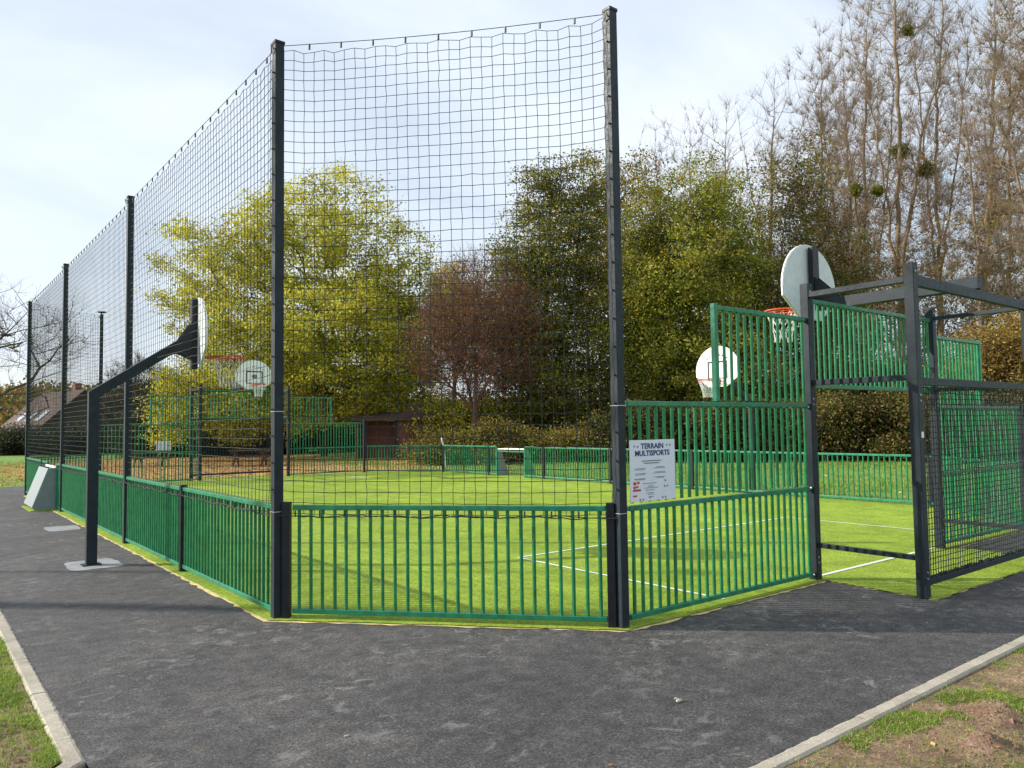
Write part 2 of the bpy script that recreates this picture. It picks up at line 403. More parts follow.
# kerbs: segments with joints and chipped edges
def kerb(a, b, side, seed):
    rr = random.Random(seed); a = Vector((*a, 0)); b = Vector((*b, 0)); d = (b - a); L = d.length; d.normalize(); nrm = Vector((d.y, -d.x, 0)) * side
    t = 0; m_ = MB()
    while t < L:
        l = min(1.0, L - t); p0 = a + d * (t + .004); p1 = a + d * (t + l - .004); k = max(2, int(l / .05)); dz = rr.uniform(-.004, .004)
        V = []
        for i in range(k + 1):
            q = p0 + (p1 - p0) * i / k; c0 = rr.uniform(0, .006); wv = rr.uniform(-.004, .004)
            for (o_, z) in ((-.006 + wv, -.05), (0 + wv, .002 + dz * .5), (.012 + c0, .012 + dz - c0 * .6), (.088, .013 + dz), (.103, .0 + dz), (.108, -.06)):
                V.append(q + nrm * o_ + Vector((0, 0, z)))
        Fc = []
        for i in range(k):
            for j in range(5): Fc.append((i * 6 + j, i * 6 + j + 1, (i + 1) * 6 + j + 1, (i + 1) * 6 + j))
        Fc += [(0, 1, 2, 3, 4, 5), tuple(k * 6 + j for j in range(6))[::-1]]
        m_.add(V, Fc); t += l
    o = m_.build('kerb', M['concrete']); tag(o, kind='structure')
kerb((KX, 25.4), (KX, .0), 1, 1); kerb((KX, .0), (-6.9, -2.77), 1, 2)
kerb((-2.4, KY), (17, KY), 1, 3); kerb((-4.55, -6.6), (-2.4, KY), 1, 4)
# verges: mounded soil and grass beside the kerbs
def fbm(X, Y, sc_, seed, octv=5):
    r = np.random.default_rng(seed); Z = np.zeros_like(X)
    for o in range(octv):
        for _ in range(5):
            a = r.uniform(0, 2 * np.pi); k = sc_ * 2 ** o * r.uniform(.7, 1.3); Z += np.sin((X * np.cos(a) + Y * np.sin(a)) * k + r.uniform(0, 6.28)) / 2 ** o / 5
    return Z
def vz(X, Y, bumps):
    Z = .012 * fbm(X, Y, 3, 11, 6) + .010 * np.abs(fbm(X, Y, 26, 12, 3)) - .012
    for bx, by, r_, h_ in bumps:
        d2 = ((X - bx) ** 2 + (Y - by) ** 2) / r_ ** 2; Z = Z + h_ * np.exp(-d2 * 1.6) * (1 + .35 * fbm(X, Y, 22, 3, 4))
    return Z
MOLES = [(.25, -2.82, .17, .075), (-.33, -2.98, .2, .08), (1.9, -3.3, .3, .1), (.62, -3.7, .2, .06)]
MOLESL = [(-4.75, .1, .3, .05)]
def verge_sheet(name, inside, x0, x1, y0, y1, st, bumps, m_, edge):
    xs = np.arange(x0, x1 + st / 2, st); ys = np.arange(y0, y1 + st / 2, st); X, Y = np.meshgrid(xs, ys)
    Z = vz(X, Y, bumps); e = np.clip(edge(X, Y) / .1, 0, 1); Z = Z * e - .006 * (1 - e)
    o_ = np.minimum(np.minimum(X - x0, x1 - X), np.minimum(Y - y0, y1 - Y)); 
    V = np.stack([X, Y, Z], -1).reshape(-1, 3); nx, ny = len(xs), len(ys)
    i, j = np.meshgrid(np.arange(nx - 1), np.arange(ny - 1)); q = (j * nx + i).ravel()
    cx, cy = V[q, 0] + st / 2, V[q, 1] + st / 2; q = q[inside(cx, cy)]
    tag(link(name, mesh_np(name, V, np.stack([q, q + 1, q + nx + 1, q + nx], -1), smooth=True), m_), kind='structure')
inR = lambda x, y: (y < KY - .09) & ((x + 2.4) - (y - KY) * .5 > .15)
inL = lambda x, y: (x < KX - .09) & ((y - 0) - (x - KX) > .19)
verge_sheet('verge', inR, -4.5, 9, -6, KY - .09, .03, MOLES, M['verge'], lambda X, Y: KY - .09 - Y)
verge_sheet('verge', inL, -8, KX - .09, -2.6, 12, .04, MOLESL, M['verge'], lambda X, Y: KX - .09 - X)

# grass blades and clumps
def blades(name, pts, h0, h1, wd, z, seed, m_):
    r = np.random.default_rng(seed); n = len(pts); P = np.column_stack([pts, z])
    a = r.uniform(0, 2 * np.pi, n); lean = r.uniform(.1, .9, n); hh = r.uniform(h0, h1, n); b = r.uniform(0, 2 * np.pi, n)
    side = np.stack([np.cos(a), np.sin(a), 0 * a], -1) * wd; ln = np.stack([np.cos(b) * lean, np.sin(b) * lean, np.ones(n)], -1)
    mid = P + ln * (hh * .55)[:, None]; tip = P + np.stack([np.cos(b) * lean * 1.9, np.sin(b) * lean * 1.9, np.ones(n) * (1 - .3 * lean)], -1) * hh[:, None]
    V = np.stack([P - side, P + side, mid + side * .7, mid - side * .7, tip], 1).reshape(-1, 3); q = np.arange(n)[:, None] * 5
    tag(link(name, mesh_np(name, V, q + [0, 1, 2, 3], q + [3, 2, 4]), m_), kind='stuff')
def scatter(n, x0, x1, y0, y1, inside, dens, seed):
    r = np.random.default_rng(seed); x = r.uniform(x0, x1, n); y = r.uniform(y0, y1, n); k = inside(x, y); x, y = x[k], y[k]
    k = r.random(len(x)) < dens(x, y); return x[k], y[k]
dr = lambda x, y: np.clip((fbm(x, y, 7.5, 23, 5) - .10) * 2.6, .04, .7) * np.prod([1 - np.exp(-((x - b[0]) ** 2 + (y - b[1]) ** 2) / b[2] ** 2 * 1.0) * .97 for b in MOLES], 0)
x, y = scatter(900000, -3.6, 7.5, -5.6, KY - .10, inR, dr, 5); blades('grass', np.column_stack([x, y]), .007, .030, .0026, vz(x, y, MOLES), 6, M['blade'])
dl_ = lambda x, y: np.clip((fbm(x, y, 6, 31, 5) + .30) * 1.9, .12, .85) * (1 - np.exp(-((x + 4.75) ** 2 + (y - .1) ** 2) / .12))
x, y = scatter(520000, -6.6, KX - .10, -1, 6.5, inL, dl_, 7); blades('grass', np.column_stack([x, y]), .010, .038, .0028, vz(x, y, MOLESL), 8, M['blade'])
# crumbs of soil
def crumbs(name, x, y, z, s0, seed):
    r = np.random.default_rng(seed); n = len(x); P = np.column_stack([x, y, z]); s_ = s0 * r.lognormal(0, .5, n)[:, None, None]
    T = np.array([[1, 0, -.3], [-.5, .87, -.3], [-.5, -.87, -.3], [0, 0, .8]]); V = P[:, None, :] + (T[None] + r.normal(0, .25, (n, 4, 3))) * s_
    q = np.arange(n)[:, None, None] * 4; Fc = (q + np.array([[0, 1, 3], [1, 2, 3], [2, 0, 3]])[None]).reshape(-1, 3)
    tag(link(name, mesh_np(name, V.reshape(-1, 3), None, Fc), M['soil']), kind='stuff')
dm = lambda x, y: np.clip(sum(np.exp(-((x - b[0]) ** 2 + (y - b[1]) ** 2) / b[2] ** 2 * .7) for b in MOLES) + .10, 0, 1)
x, y = scatter(60000, -3, 6, -5, KY - .16, inR, dm, 61); crumbs('soil_crumbs', x, y, vz(x, y, MOLES), .007, 62)
dm2 = lambda x, y: np.clip(np.exp(-((x + 4.75) ** 2 + (y - .1) ** 2) / .12) + .06, 0, 1)
x, y = scatter(30000, -6.4, KX - .15, -1, 4, inL, dm2, 63); crumbs('soil_crumbs', x, y, vz(x, y, MOLESL), .007, 64)
# fallen leaves
def litter(name, x, y, z, size, seed):
    r = np.random.default_rng(seed); n = len(x); P = np.column_stack([x, y, z]); a = r.uniform(0, 6.28, n); s_ = size * r.uniform(.6, 1.3, n)
    u = np.stack([np.cos(a), np.sin(a), r.uniform(-.25, .35, n)], -1) * s_[:, None]; v = np.stack([-np.sin(a), np.cos(a), r.uniform(-.25, .35, n)], -1) * (s_ * .6)[:, None]
    V = np.stack([P - u, P - v, P + u, P + v], 1).reshape(-1, 3); q = np.arange(n)[:, None] * 4
    tag(link(name, mesh_np(name, V, q + [0, 1, 2, 3]), M['litter']), kind='stuff')
r = np.random.default_rng(40)
x = r.uniform(-1.4, 6, 260); y = r.uniform(-5, KY - .15, 260); k = inR(x, y); litter('fallen_leaves', x[k], y[k], vz(x[k], y[k], MOLES) + .01, .02, 1)
n = 9000; a = r.uniform(0, 6.28, n); d = 14 * np.sqrt(r.random(n)); x = 10 + d * np.cos(a) * 1.3; y = 37 + d * np.sin(a); k = ~((y < FY + 1.5) & (x < RX + .5)); litter('fallen_leaves', x[k], y[k], np.full(k.sum(), .0), .09, 2)
x = r.uniform(12, 34, 1400); y = r.uniform(0, 30, 1400); litter('fallen_leaves', x, y, np.full(1400, -.005), .06, 3)
x = r.uniform(-30, 0, 3000); y = r.uniform(25.6, 55, 3000); litter('fallen_leaves', x, y, np.full(3000, -.005), .07, 4)
x = r.uniform(-4, 4, 60); y = r.uniform(-2.2, 7, 60); k = ((x < LX - .2) | (y < -.3)); litter('fallen_leaves', x[k], y[k], np.full(k.sum(), .008), .012, 5)
# rough grass beyond the fences
x, y = scatter(90000, RX + .3, 36, -4, 34, lambda x, y: x > RX + .2, lambda x, y: np.clip((fbm(x, y, .7, 51, 4) + .2) * 1.6, .05, 1), 52)
blades('grass', np.column_stack([x, y]), .05, .15, .012, np.full(len(x), -.03), 53, M['blade'])
x, y = scatter(26000, -26, 1.5, 25.5, 52, lambda x, y: x < 40, lambda x, y: .6 + 0 * x, 54)
blades('grass', np.column_stack([x, y]), .05, .13, .014, np.full(len(x), -.03), 55, M['blade'])

# ------------------------------------------------------------------ fence runs
ZB, ZT = .075, 1.03
def panel(parent, a, b, z0, z1, gap=(.05, .05), infill=True, n=None, name='fence_panel', top=True, bot=True):
    a = Vector((*a, 0)); b = Vector((*b, 0)); d = (b - a).normalized(); a = a + d * gap[0]; b = b - d * gap[1]; L = (b - a).length
    n = n or max(1, round(L / .117)); mbb = MB(); st = L / n
    for i in range(n):
        p = a + d * (st * (i + .5) + random.uniform(-.004, .004)); rr = .0165
        th = [2 * math.pi * j / 8 for j in range(8)]
        V = [(p.x + rr * math.cos(t), p.y + rr * math.sin(t), z) for z in (z0, z1) for t in th]
        mbb.add(V, [(j, (j + 1) % 8, 8 + (j + 1) % 8, 8 + j) for j in range(8)])
    g = mbb.build(name, M['green_bar'], parent, smooth=True)
    if bot: MB().bar(a + Vector((0, 0, z0)), b + Vector((0, 0, z0)), .045, .045).build('bottom_rail', M['green'], g, .005)
    if top: MB().bar(a + Vector((0, 0, z1)), b + Vector((0, 0, z1)), .05, .045).build('top_rail', M['green'], g, .005)
    return g
def post(parent, x, y, h, wd=.08, m_='anth_dark', name='post', rot=0, z0=-.04):
    o = MB().box((x, y, (h + z0) / 2), (wd, wd, h - z0), Matrix.Rotation(rot, 3, 'Z')).build(name, M[m_], parent, .005)
    return o
def bolts(parent, pts, r=.012, nrm=(0, -1, 0)):
    for p in pts:
        p = Vector(p); n_ = Vector(nrm); MB().tube([p, p + n_ * .012], r, 8).build('bolt', M['steel'], parent)
R45 = R(45)
near_corner = thing('corner_fence', 'green bar fence panel facing the camera between the two nearest tall posts', 'fence', (0, 0, 0), 0, 'low green bar fences round the court')
u = Vector((-1, 1)).normalized()
panel(near_corner, (u.x * .125, u.y * .125), (LX + .11, CY - .12), ZB, ZT, (0, 0), n=25)
post(near_corner, u.x * .088, u.y * .088, 1.08, .072, rot=R45); post(near_corner, LX + .068, CY - .068, 1.08, .072, rot=R45)
lf = thing('side_fence', 'long left green bar fence beside the asphalt path, under the high net', 'fence', (LX, 5, 0), 0, 'low green bar fences round the court')
ys = [CY, 5.45, 8.57, 11.7, 14.83, 17.95, 21.07]
MG = (15.42, 16.95)
for a, b in zip(ys[:-1], ys[1:]):
    if a < MG[0] < b:
        panel(lf, (LX, a), (LX, MG[0]), ZB, ZT, (.05, .02)); panel(lf, (LX, MG[1]), (LX, b), ZB, ZT, (.02, .05))
    else: panel(lf, (LX, a), (LX, b), ZB, ZT)
for y_ in (5.45, 11.7, 17.95): post(lf, LX - .0, y_, 1.08, .08)
rf = thing('side_fence', 'long right green bar fence across the court, before the grass and brambles', 'fence', (RX, 5, 0), 0, 'low green bar fences round the court')
MR = (15.42, 16.98)
rys = [CY, 5.38, 8.4, 11.42, 14.44, 17.46, FCY]
for a, b in zip(rys[:-1], rys[1:]):
    if a < MR[0] < b:
        panel(rf, (RX, a), (RX, MR[0]), ZB, ZT, (.05, .02)); panel(rf, (RX, MR[1]), (RX, b), ZB, ZT, (.02, .05))
    else: panel(rf, (RX, a), (RX, b), ZB, ZT)
for y_ in rys: post(rf, RX + .0, y_, 1.06, .07)
fr = thing('corner_fence', 'far right corner of low green bar fencing, before the brown shed', 'fence', (D_X, FY, 0), 0, 'low green bar fences round the court')
panel(fr, (D_X, FY), (RX, FCY), ZB, ZT, (.08, .08)); post(fr, D_X, FY, 2.05, .08)
fl = thing('corner_fence', 'far left corner of low green bar fencing, behind the long left fence and street lamp', 'fence', (0, FY, 0), 0, 'low green bar fences round the court')
panel(fl, (LX, 21.07), (0, FY), ZB, ZT, (.1, .1)); post(fl, 0, FY, 2.05, .08)
nr = thing('corner_fence', 'right near corner of low green bar fencing, beyond the near goal at the picture edge', 'fence', (D_X, 0, 0), 0, 'low green bar fences round the court')
panel(nr, (D_X, 0), (RX, CY), ZB, ZT, (.1, .06)); 

# ------------------------------------------------------------------ goals with their end panels
def flip(p, far):            # near end coordinates to the far end (half a turn round the court centre)
    return p if not far else (A_X + C_X - p[0], FY - p[1], *p[2:])
def rope_net(parent, a, b, z0, z1, cell, rad, name, m_, wob=.006, seed=0, sag=0, lsides=3, zfun=None):
    r = np.random.default_rng(seed); a = np.array(a, float); b = np.array(b, float); L = np.linalg.norm(b - a); nx = max(2, round(L / cell)); nz = max(2, round((z1 - z0) / cell))
    d = (b - a) / L; nrm = np.array([d[1], -d[0]])
    U, W = np.meshgrid(np.linspace(0, 1, nx + 1), np.linspace(0, 1, nz + 1), indexing='ij')
    edge = np.minimum(1, np.minimum(U, 1 - U) * 12)
    du = (r.normal(0, wob, U.shape)) * edge; dz = r.normal(0, wob, U.shape) * edge
    if sag:
        s_ = np.clip(np.minimum(U, 1 - U) * L / .5, 0, 1); dz = dz - sag * (1 - (1 - s_) ** 2) * (.3 + .7 * W)
    bulge = .025 * np.sin(U * np.pi * max(1, round(L / 3))) * np.sin(W * np.pi)
    Z = z0 + (z1 - z0) * W + dz
    if zfun is not None: Z = Z + zfun(U * L, W)
    X = a[0] + d[0] * (U * L + du) + nrm[0] * bulge; Y = a[1] + d[1] * (U * L + du) + nrm[1] * bulge
    P = np.stack([X, Y, Z], -1)
    A1 = P[:-1].reshape(-1, 3); B1 = P[1:].reshape(-1, 3); A2 = P[:, :-1].reshape(-1, 3); B2 = P[:, 1:].reshape(-1, 3)
    A = np.concatenate([A1, A2]); B = np.concatenate([B1, B2]); rr = np.full(len(A), rad)
    V, Fc = tubes_np(A, B, rr, rr, lsides)
    return link(name, mesh_np(name, V, Fc), M[m_], parent)
BW, BZ = .66, 1.02
def board_outline(n=26):      # local (x, z), z=0 at the bottom edge
    zc = .40; pts = [(-.27, 0), (.27, 0), (BW * .99, .27)]
    for i in range(n + 1):
        a = math.radians(-8 + 196 * i / n); pts.append((BW * math.cos(a), zc + (BZ - zc) * math.sin(a)))
    pts.append((-BW * .99, .27)); return pts
def hoopset(parent, c, face, emblem=False, nr=.006):
    """backboard, marking, rim, net. c = centre of the board's bottom edge; face = unit vector out of its front"""
    f = Vector((*face, 0)).normalized(); s_ = Vector((-f.y, f.x, 0)); c = Vector(c); up = Vector((0, 0, 1))
    o = [c + s_ * x + up * z for x, z in board_outline()]
    bb = MB().ext([p - f * .012 for p in o], f * .02).build('backboard', M['board'], parent)
    MB().ext([p - f * .022 for p in [c + (q - c) * .985 + up * .007 for q in o]], f * .008).build('back_sheet', M['board_back'], bb)
    mk = MB(); fr_ = c + f * .0105
    for (x0, x1, z0, z1) in ((-.295, -.25, .20, .64), (.25, .295, .20, .64), (-.25, .25, .60, .64), (-.25, .25, .20, .225)):
        mk.ext([fr_ + s_ * x + up * z for x, z in ((x0, z0), (x1, z0), (x1, z1), (x0, z1))], f * .003)
    for k in range(9):            # the small arc of lettering is too small to read
        a = R(128 - k * 9.5); q = fr_ + s_ * math.cos(a) * .46 + up * (.38 + .46 * math.sin(a) * .9)
        mk.ext([q + s_ * x + up * z for x, z in ((-.014, -.02), (.014, -.02), (.010, .02), (-.010, .02))], f * .003)
    mk.build('board_marking', M['black'], bb)
    if emblem:
        e = MB(); q = fr_ + up * .45
        e.ext([q + s_ * (.1 * math.cos(t)) + up * .075 * math.sin(t) for t in [i * math.pi / 8 for i in range(16)]], f * .003); e.build('board_emblem', M['ink_grey'], bb)
    rc = c + f * .41 + up * .17; rim = MB()
    rim.tube([rc + f * .24 * math.cos(t) + s_ * .24 * math.sin(t) for t in [i * math.pi / 14 for i in range(28)]], .011, 6, True)
    rim.tube([rc + up * -.03 + f * .24 * math.cos(t) + s_ * .24 * math.sin(t) for t in [i * math.pi / 14 for i in range(28)]], .006, 6, True)
    for sx in (-1, 1): rim.bar(c + f * .01 + s_ * sx * .09 + up * .15, rc - f * .17 + s_ * sx * .13, .012, .03)
    rim.box(c + f * .025 + up * .13, (.17 if abs(s_.x) > .5 else .02, .17 if abs(s_.y) > .5 else .02, .12))
    ro = rim.build('rim', M['orange'], parent)
    nb = MB(); prof = [(.22, -.02), (.19, -.12), (.155, -.22), (.125, -.32), (.115, -.44)]; N = 12
    rings = [[rc + up * z + f * r_ * math.cos(2 * math.pi * (j + .5 * (i % 2)) / N) + s_ * r_ * math.sin(2 * math.pi * (j + .5 * (i % 2)) / N) for j in range(N)] for i, (r_, z) in enumerate(prof)]
    for i in range(len(prof) - 1):
        for j in range(N):
            nb.tube([rings[i][j], rings[i + 1][j]], nr, 4, cap=False); nb.tube([rings[i][j], rings[i + 1][(j + (1 if i % 2 else -1)) % N]], nr, 4, cap=False)
    nb.build('hoop_net', M['twine_white'], ro)
    return bb
def make_end(far):
    q = lambda *p: flip(p, far); yo = FY if far else 0; s = -1 if far else 1
    if far: lab = ('left one of the far tall green panels, behind the left net', 'right one of the far tall green panels, beside the far goal')
    else: lab = ('tall green panel carrying the notice sign, stepped at its top left', 'green end panel right of the near goal, half hidden behind its black net')
    # side panels
    for k, (x0, x1, hx0, hx1) in enumerate(((0, A_X, 1.37, A_X), (C_X, D_X, C_X, 7.87))):
        t = thing('end_panel', lab[k ^ (1 if far else 0)], 'fence panel', (*q(x0, 0), 0), 0, 'tall green end panels beside the goals')
        P = lambda x: q(x, 0)
        ga = (.1, .06) if x0 == 0 else (.06, .06)
        panel(t, P(x0), P(x1), ZB, ZT - .01, ga, n=26); panel(t, P(x0), P(x1), ZT + .035, 1.95, ga, n=26, bot=False)
        g_ = (0, .06) if x0 == 0 else (.06, 0)
        panel(t, P(hx0), P(hx1), 1.99, 2.92, g_, n=14, bot=False)
        ex = hx0 + .03 if x0 == 0 else hx1 - .03
        MB().box((*q(ex, 0), 2.47), (.055, .055, .98)).build('end_stile', M['green'], t, .005)
        if x0 != 0: MB().box((*q(x1, 0), .98), (.08, .08, 2.04)).build('post', M['anthracite'], t, .005)
        if x0 == 0: bolts(t, [(*q(x1 - .1, -.035), z) for z in (ZB, ZT, 1.93)], .012, (0, -s, 0))
    g = thing('goal', ('near dark steel goal cage, its basketball board seen from behind' if not far else 'far goal of dark steel under a white basketball board, beyond the left net'), 'goal', (*q((A_X + C_X) / 2, 0), 0), 0, 'steel goals with basketball boards')
    Yb = -1.18
    for (x, y, h) in ((A_X, 0, 3.33), (C_X, 0, 3.33), (A_X - .04, Yb, 3.36), (C_X - .05, Yb, 3.3)):
        o = MB().box((*q(x, y), h / 2 - .02), (.10, .10, h + .04)).build('post', M['anthracite'], g, .006)
        xx, yy = q(x, y)
        bolts(o, [(xx - .02, yy - .05, z) for z in (h - .09, 2.02, 1.96, .26, .2)], .010)
    if not far: MB().box((A_X - .04, Yb - .053, 1.62), (.045, .004, .06)).build('maker_sticker', M['white'], g)
    def beam(a, b, wd, ht, name='beam', m_='anthracite'):
        pa, pb = q(*a), q(*b); MB().bar(pa, pb, wd, ht).build(name, M[m_], g, .004)
    beam((A_X, -.05, 3.2), (A_X - .04, Yb + .05, 3.2), .08, .06); beam((C_X, -.05, 3.17), (C_X - .05, Yb + .05, 3.17), .06, .05)
    beam((A_X, -.05, 2.2), (A_X - .04, Yb + .05, 2.2), .06, .06); beam((C_X, -.05, 2.18), (C_X - .05, Yb + .05, 2.18), .06, .06)
    beam((A_X, -.05, .39), (A_X - .04, Yb + .05, .39), .05, .05); beam((C_X, -.05, .39), (C_X - .05, Yb + .05, .39), .05, .05)
    beam((A_X + .01, Yb, 3.19), (C_X - .1, Yb, 3.19), .06, .11); beam((A_X + .01, Yb, 2.16), (C_X - .1, Yb, 2.16), .06, .08)
    beam((A_X + .01, Yb, .15), (C_X - .1, Yb, .15), .07, .06, 'bottom_beam')
    ra = q(A_X + .02, Yb, 0); rb = q(C_X - .1, Yb, 0)
    rope_net(g, ra[:2], rb[:2], .19, 2.1, .058, .005, 'goal_net', 'twine', .004, 9, 0)
    if not far:                   # tangled hem along the bottom beam
        t_ = MB(); rr = random.Random(4)
        for st in range(3):
            pts = [(A_X + .03 + 3.0 * i / 60, Yb - .02 + rr.uniform(-.012, .012), .19 + rr.uniform(-.025, .03)) for i in range(61)]; t_.tube(pts, .006, 4)
        t_.build('net_hem', M['twine'], g)
        t_ = MB()
        for st in range(2):
            pts = [(A_X + .03 + 3.0 * i / 50, Yb - .03 + rr.uniform(-.01, .01), 2.09 + rr.uniform(-.02, .02)) for i in range(51)]; t_.tube(pts, .005, 4)
        t_.build('net_hem', M['twine'], g)
    pa, pb = q(A_X, 0), q(C_X, 0); up = panel(g, pa, pb, 2.17, 3.14, (.06, .06), n=26, name='upper_panel')
    mx_ = (A_X + C_X) / 2
    if not far: hx = 4.70
    else: hx = 4.70
    beam((hx, Yb - .04, 3.325), (hx, .78, 3.325), .14, .14, 'board_support')
    cx, cy = q(hx, .82)
    MB().box((cx, cy, 3.74), (.15, .07, .76)).build('board_column', M['anth_dark'], g, .005)
    gs = MB()
    for sx in (-.05, .05):
        x_, _ = q(hx + sx, 0); y1 = q(0, .79)[1]; y0 = q(0, .45)[1]
        gs.ext([(x_ - .005, y1, 3.39), (x_ - .005, y0, 3.39), (x_ - .005, y1, 3.72)], (.01, 0, 0))
    gs.build('gusset', M['anth_dark'], g)
    bc = q(hx, .90); hoopset(g, (*bc, 3.15), (0, s), far)
    return g
make_end(False); make_end(True)

# notice sign
sg = thing('info_sign', 'white notice headed TERRAIN MULTISPORTS fixed to the green end panel', 'sign', (.38, -.05, 1.06))
sb = MB().box((.38, -.052, 1.35), (.605, .006, .545)).build('sign_plate', M['sign'], sg, .002)
def text(body, x, z, size, m_, wide=1.0, bold=0):
    cu = bpy.data.curves.new('t', 'FONT'); cu.body = body; cu.size = size; cu.align_x = 'CENTER'; cu.offset = bold; cu.extrude = .0006; cu.resolution_u = 3
    o = bpy.data.objects.new('t', cu); COL.objects.link(o); dg = bpy.context.evaluated_depsgraph_get()
    me = bpy.data.meshes.new_from_object(o.evaluated_get(dg)); bpy.data.objects.remove(o)
    me.transform(Matrix.Translation((x, -.0565, z)) @ Matrix.Rotation(R(90), 4, 'X') @ Matrix.Diagonal((wide, 1, 1, 1)))
    return link('sign_title', me, m_, sb)
text('TERRAIN', .375, 1.545, .066, M['ink_blue'], 1.15, .002); text('MULTISPORTS', .375, 1.482, .066, M['ink_blue'], 1.12, .002)
ib = MB(); rb_ = MB(); rr = random.Random(12)
def ln(mb_, x, z, w_, h_=.006): MB().box((x, -.0565, z), (w_, .002, h_)).build('print_line', M['ink_red' if mb_ is rb_ else 'ink_grey'], sb)
for z in (1.435, 1.415):
    ln(ib, .36, z, .26 if z > 1.42 else .2, .008)
for z in (1.37, 1.36, 1.325, 1.315, 1.28, 1.272): ln(ib, .21 + rr.uniform(-.01, .01), z, rr.uniform(.1, .16), .004); ln(ib, .47 + rr.uniform(-.01, .01), z + .008, rr.uniform(.1, .17), .004)
for z in (1.235, 1.21, 1.195, 1.175, 1.15, 1.135, 1.115): ln(ib, .34 + rr.uniform(-.01, .01), z, rr.uniform(.06, .19), .005)
for (x, z) in ((.135, 1.568), (.18, 1.565), (.57, 1.572), (.615, 1.572), (.54, 1.25), (.565, 1.2), (.53, 1.2), (.2, 1.095), (.24, 1.095), (.33, 1.11), (.5, 1.1), (.54, 1.1)): MB().tube([(x, -.0555, z), (x, -.058, z)], .009, 10).build('print_dot', M['ink_grey'], sb)
for (x, z, w_, h_) in ((.135, 1.24, .035, .028), (.18, 1.245, .03, .02), (.13, 1.205, .03, .02), (.165, 1.21, .03, .014), (.16, 1.18, .1, .018), (.135, 1.13, .05, .014)): ln(rb_, x, z, w_, h_)

# ------------------------------------------------------------------ side basketball hoops
def side_hoop(px, py, dirx, label, yaw=0, z0=0):
    t = thing('basketball_hoop', label, 'basketball hoop', (px, py, 0), yaw, 'basketball hoops on posts beside the court')
    W0 = WM[t]; f = W0.to_3x3() @ Vector((dirx, 0, 0)); L = lambda x, z, y=0: W0 @ Vector((x * dirx, y, z))
    th = Matrix.Rotation(yaw, 3, 'Z')
    MB().box(L(0, 1.12), (.13, .10, 2.32), th).build('pole', M['anthracite'], t, .005)
    a = L(-.035, 2.235); b = L(1.1, 3.0)
    MB().bar(a, b, .094, .13, (0, 0, 1)).build('arm', M['anthracite'], t, .005)
    br = MB()
    for sy in (-.062, .05): br.ext([L(.88, 2.80, sy), L(1.02, 2.99, sy), L(1.24, 3.32, sy), L(1.24, 2.78, sy), L(1.06, 2.86, sy)], W0.to_3x3() @ Vector((0, .01, 0)))
    br.build('bracket', M['anth_dark'], t)
    MB().box(L(1.28, 3.15), (.075, .12, 1.02), th).build('board_column', M['anth_dark'], t, .005)
    yaw2 = Matrix.Rotation(R(-6) if dirx > 0 else 0, 3, 'Z'); ff = yaw2 @ f
    hoopset(t, L(1.345, 2.66), (ff.x, ff.y), False, .003 if dirx > 0 else .006)
    MB().box(L(0, .012), (.22, .2, .012), th).build('base_plate', M['anthracite'], t)
side_hoop(-2.95, 6.8, 1, 'dark cranked post on the asphalt path holding a basketball board over the left fence')
side_hoop(12.3, 7.1, -1, 'white basketball board on a post behind the right fence, seen through the tall end panel')

# ------------------------------------------------------------------ mini goals in the side fences
def mini_goal(X, y0, y1, out, label):
    t = thing('mini_goal', label, 'mini goal', (X, (y0 + y1) / 2, 0), 0, 'mini goals in the side fences')
    o = lambda d: X + out * d
    for y_ in (y0 + .02, y1 - .02):
        MB().ext([(o(.03), y_ - .012, .02), (o(.46), y_ - .012, .02), (o(.48), y_ - .012, .09), (o(.18), y_ - .012, .93), (o(.03), y_ - .012, .96)], (0, .024, 0)).build('side_panel', M['minigrey'], t)
    if out < 0:
        MB().ext([(o(.475), y0 + .03, .06), (o(.495), y0 + .03, .09), (o(.195), y0 + .03, .945), (o(.175), y0 + .03, .93)], (0, y1 - y0 - .06, 0)).build('back_panel', M['minigrey'], t)
    else:
        V = []; N = 12
        A = np.array([[o(.48), y0 + .03 + (y1 - y0 - .06) * i / N, .06] for i in range(N + 1)] + [[o(.48 - .30 * k / 8), y0 + .03, .06 + .87 * k / 8] for k in range(9)])
        B = np.array([[o(.18), y0 + .03 + (y1 - y0 - .06) * i / N, .93] for i in range(N + 1)] + [[o(.48 - .30 * k / 8), y1 - .03, .06 + .87 * k / 8] for k in range(9)])
        V, Fc = tubes_np(A, B, np.full(len(A), .006), np.full(len(A), .006), 4); link('goal_net', mesh_np('goal_net', V, Fc), M['twine'], t)
    MB().bar((o(.03), y0, .96), (o(.03), y1, .96), .06, .05).build('crossbar', M['white'], t, .004)
    MB().bar((o(.02), y0, .87), (o(.02), y1, .87), .04, .04).build('rail', M['green'], t, .004)
    for y_ in (y0, y1): MB().box((o(.01), y_, .5), (.07, .05, 1.0)).build('goal_post', M['green'], t, .004)
    MB().box((o(.26), (y0 + y1) / 2, .008), (.55, y1 - y0 + .12, .02)).build('turf_mat', M['turf'], t)
mini_goal(LX, *MG, -1, 'pale grey box goal bulging through the left fence onto the path')
mini_goal(RX, *MR, 1, 'small grey walled goal set in the right side fence, beyond the turf')

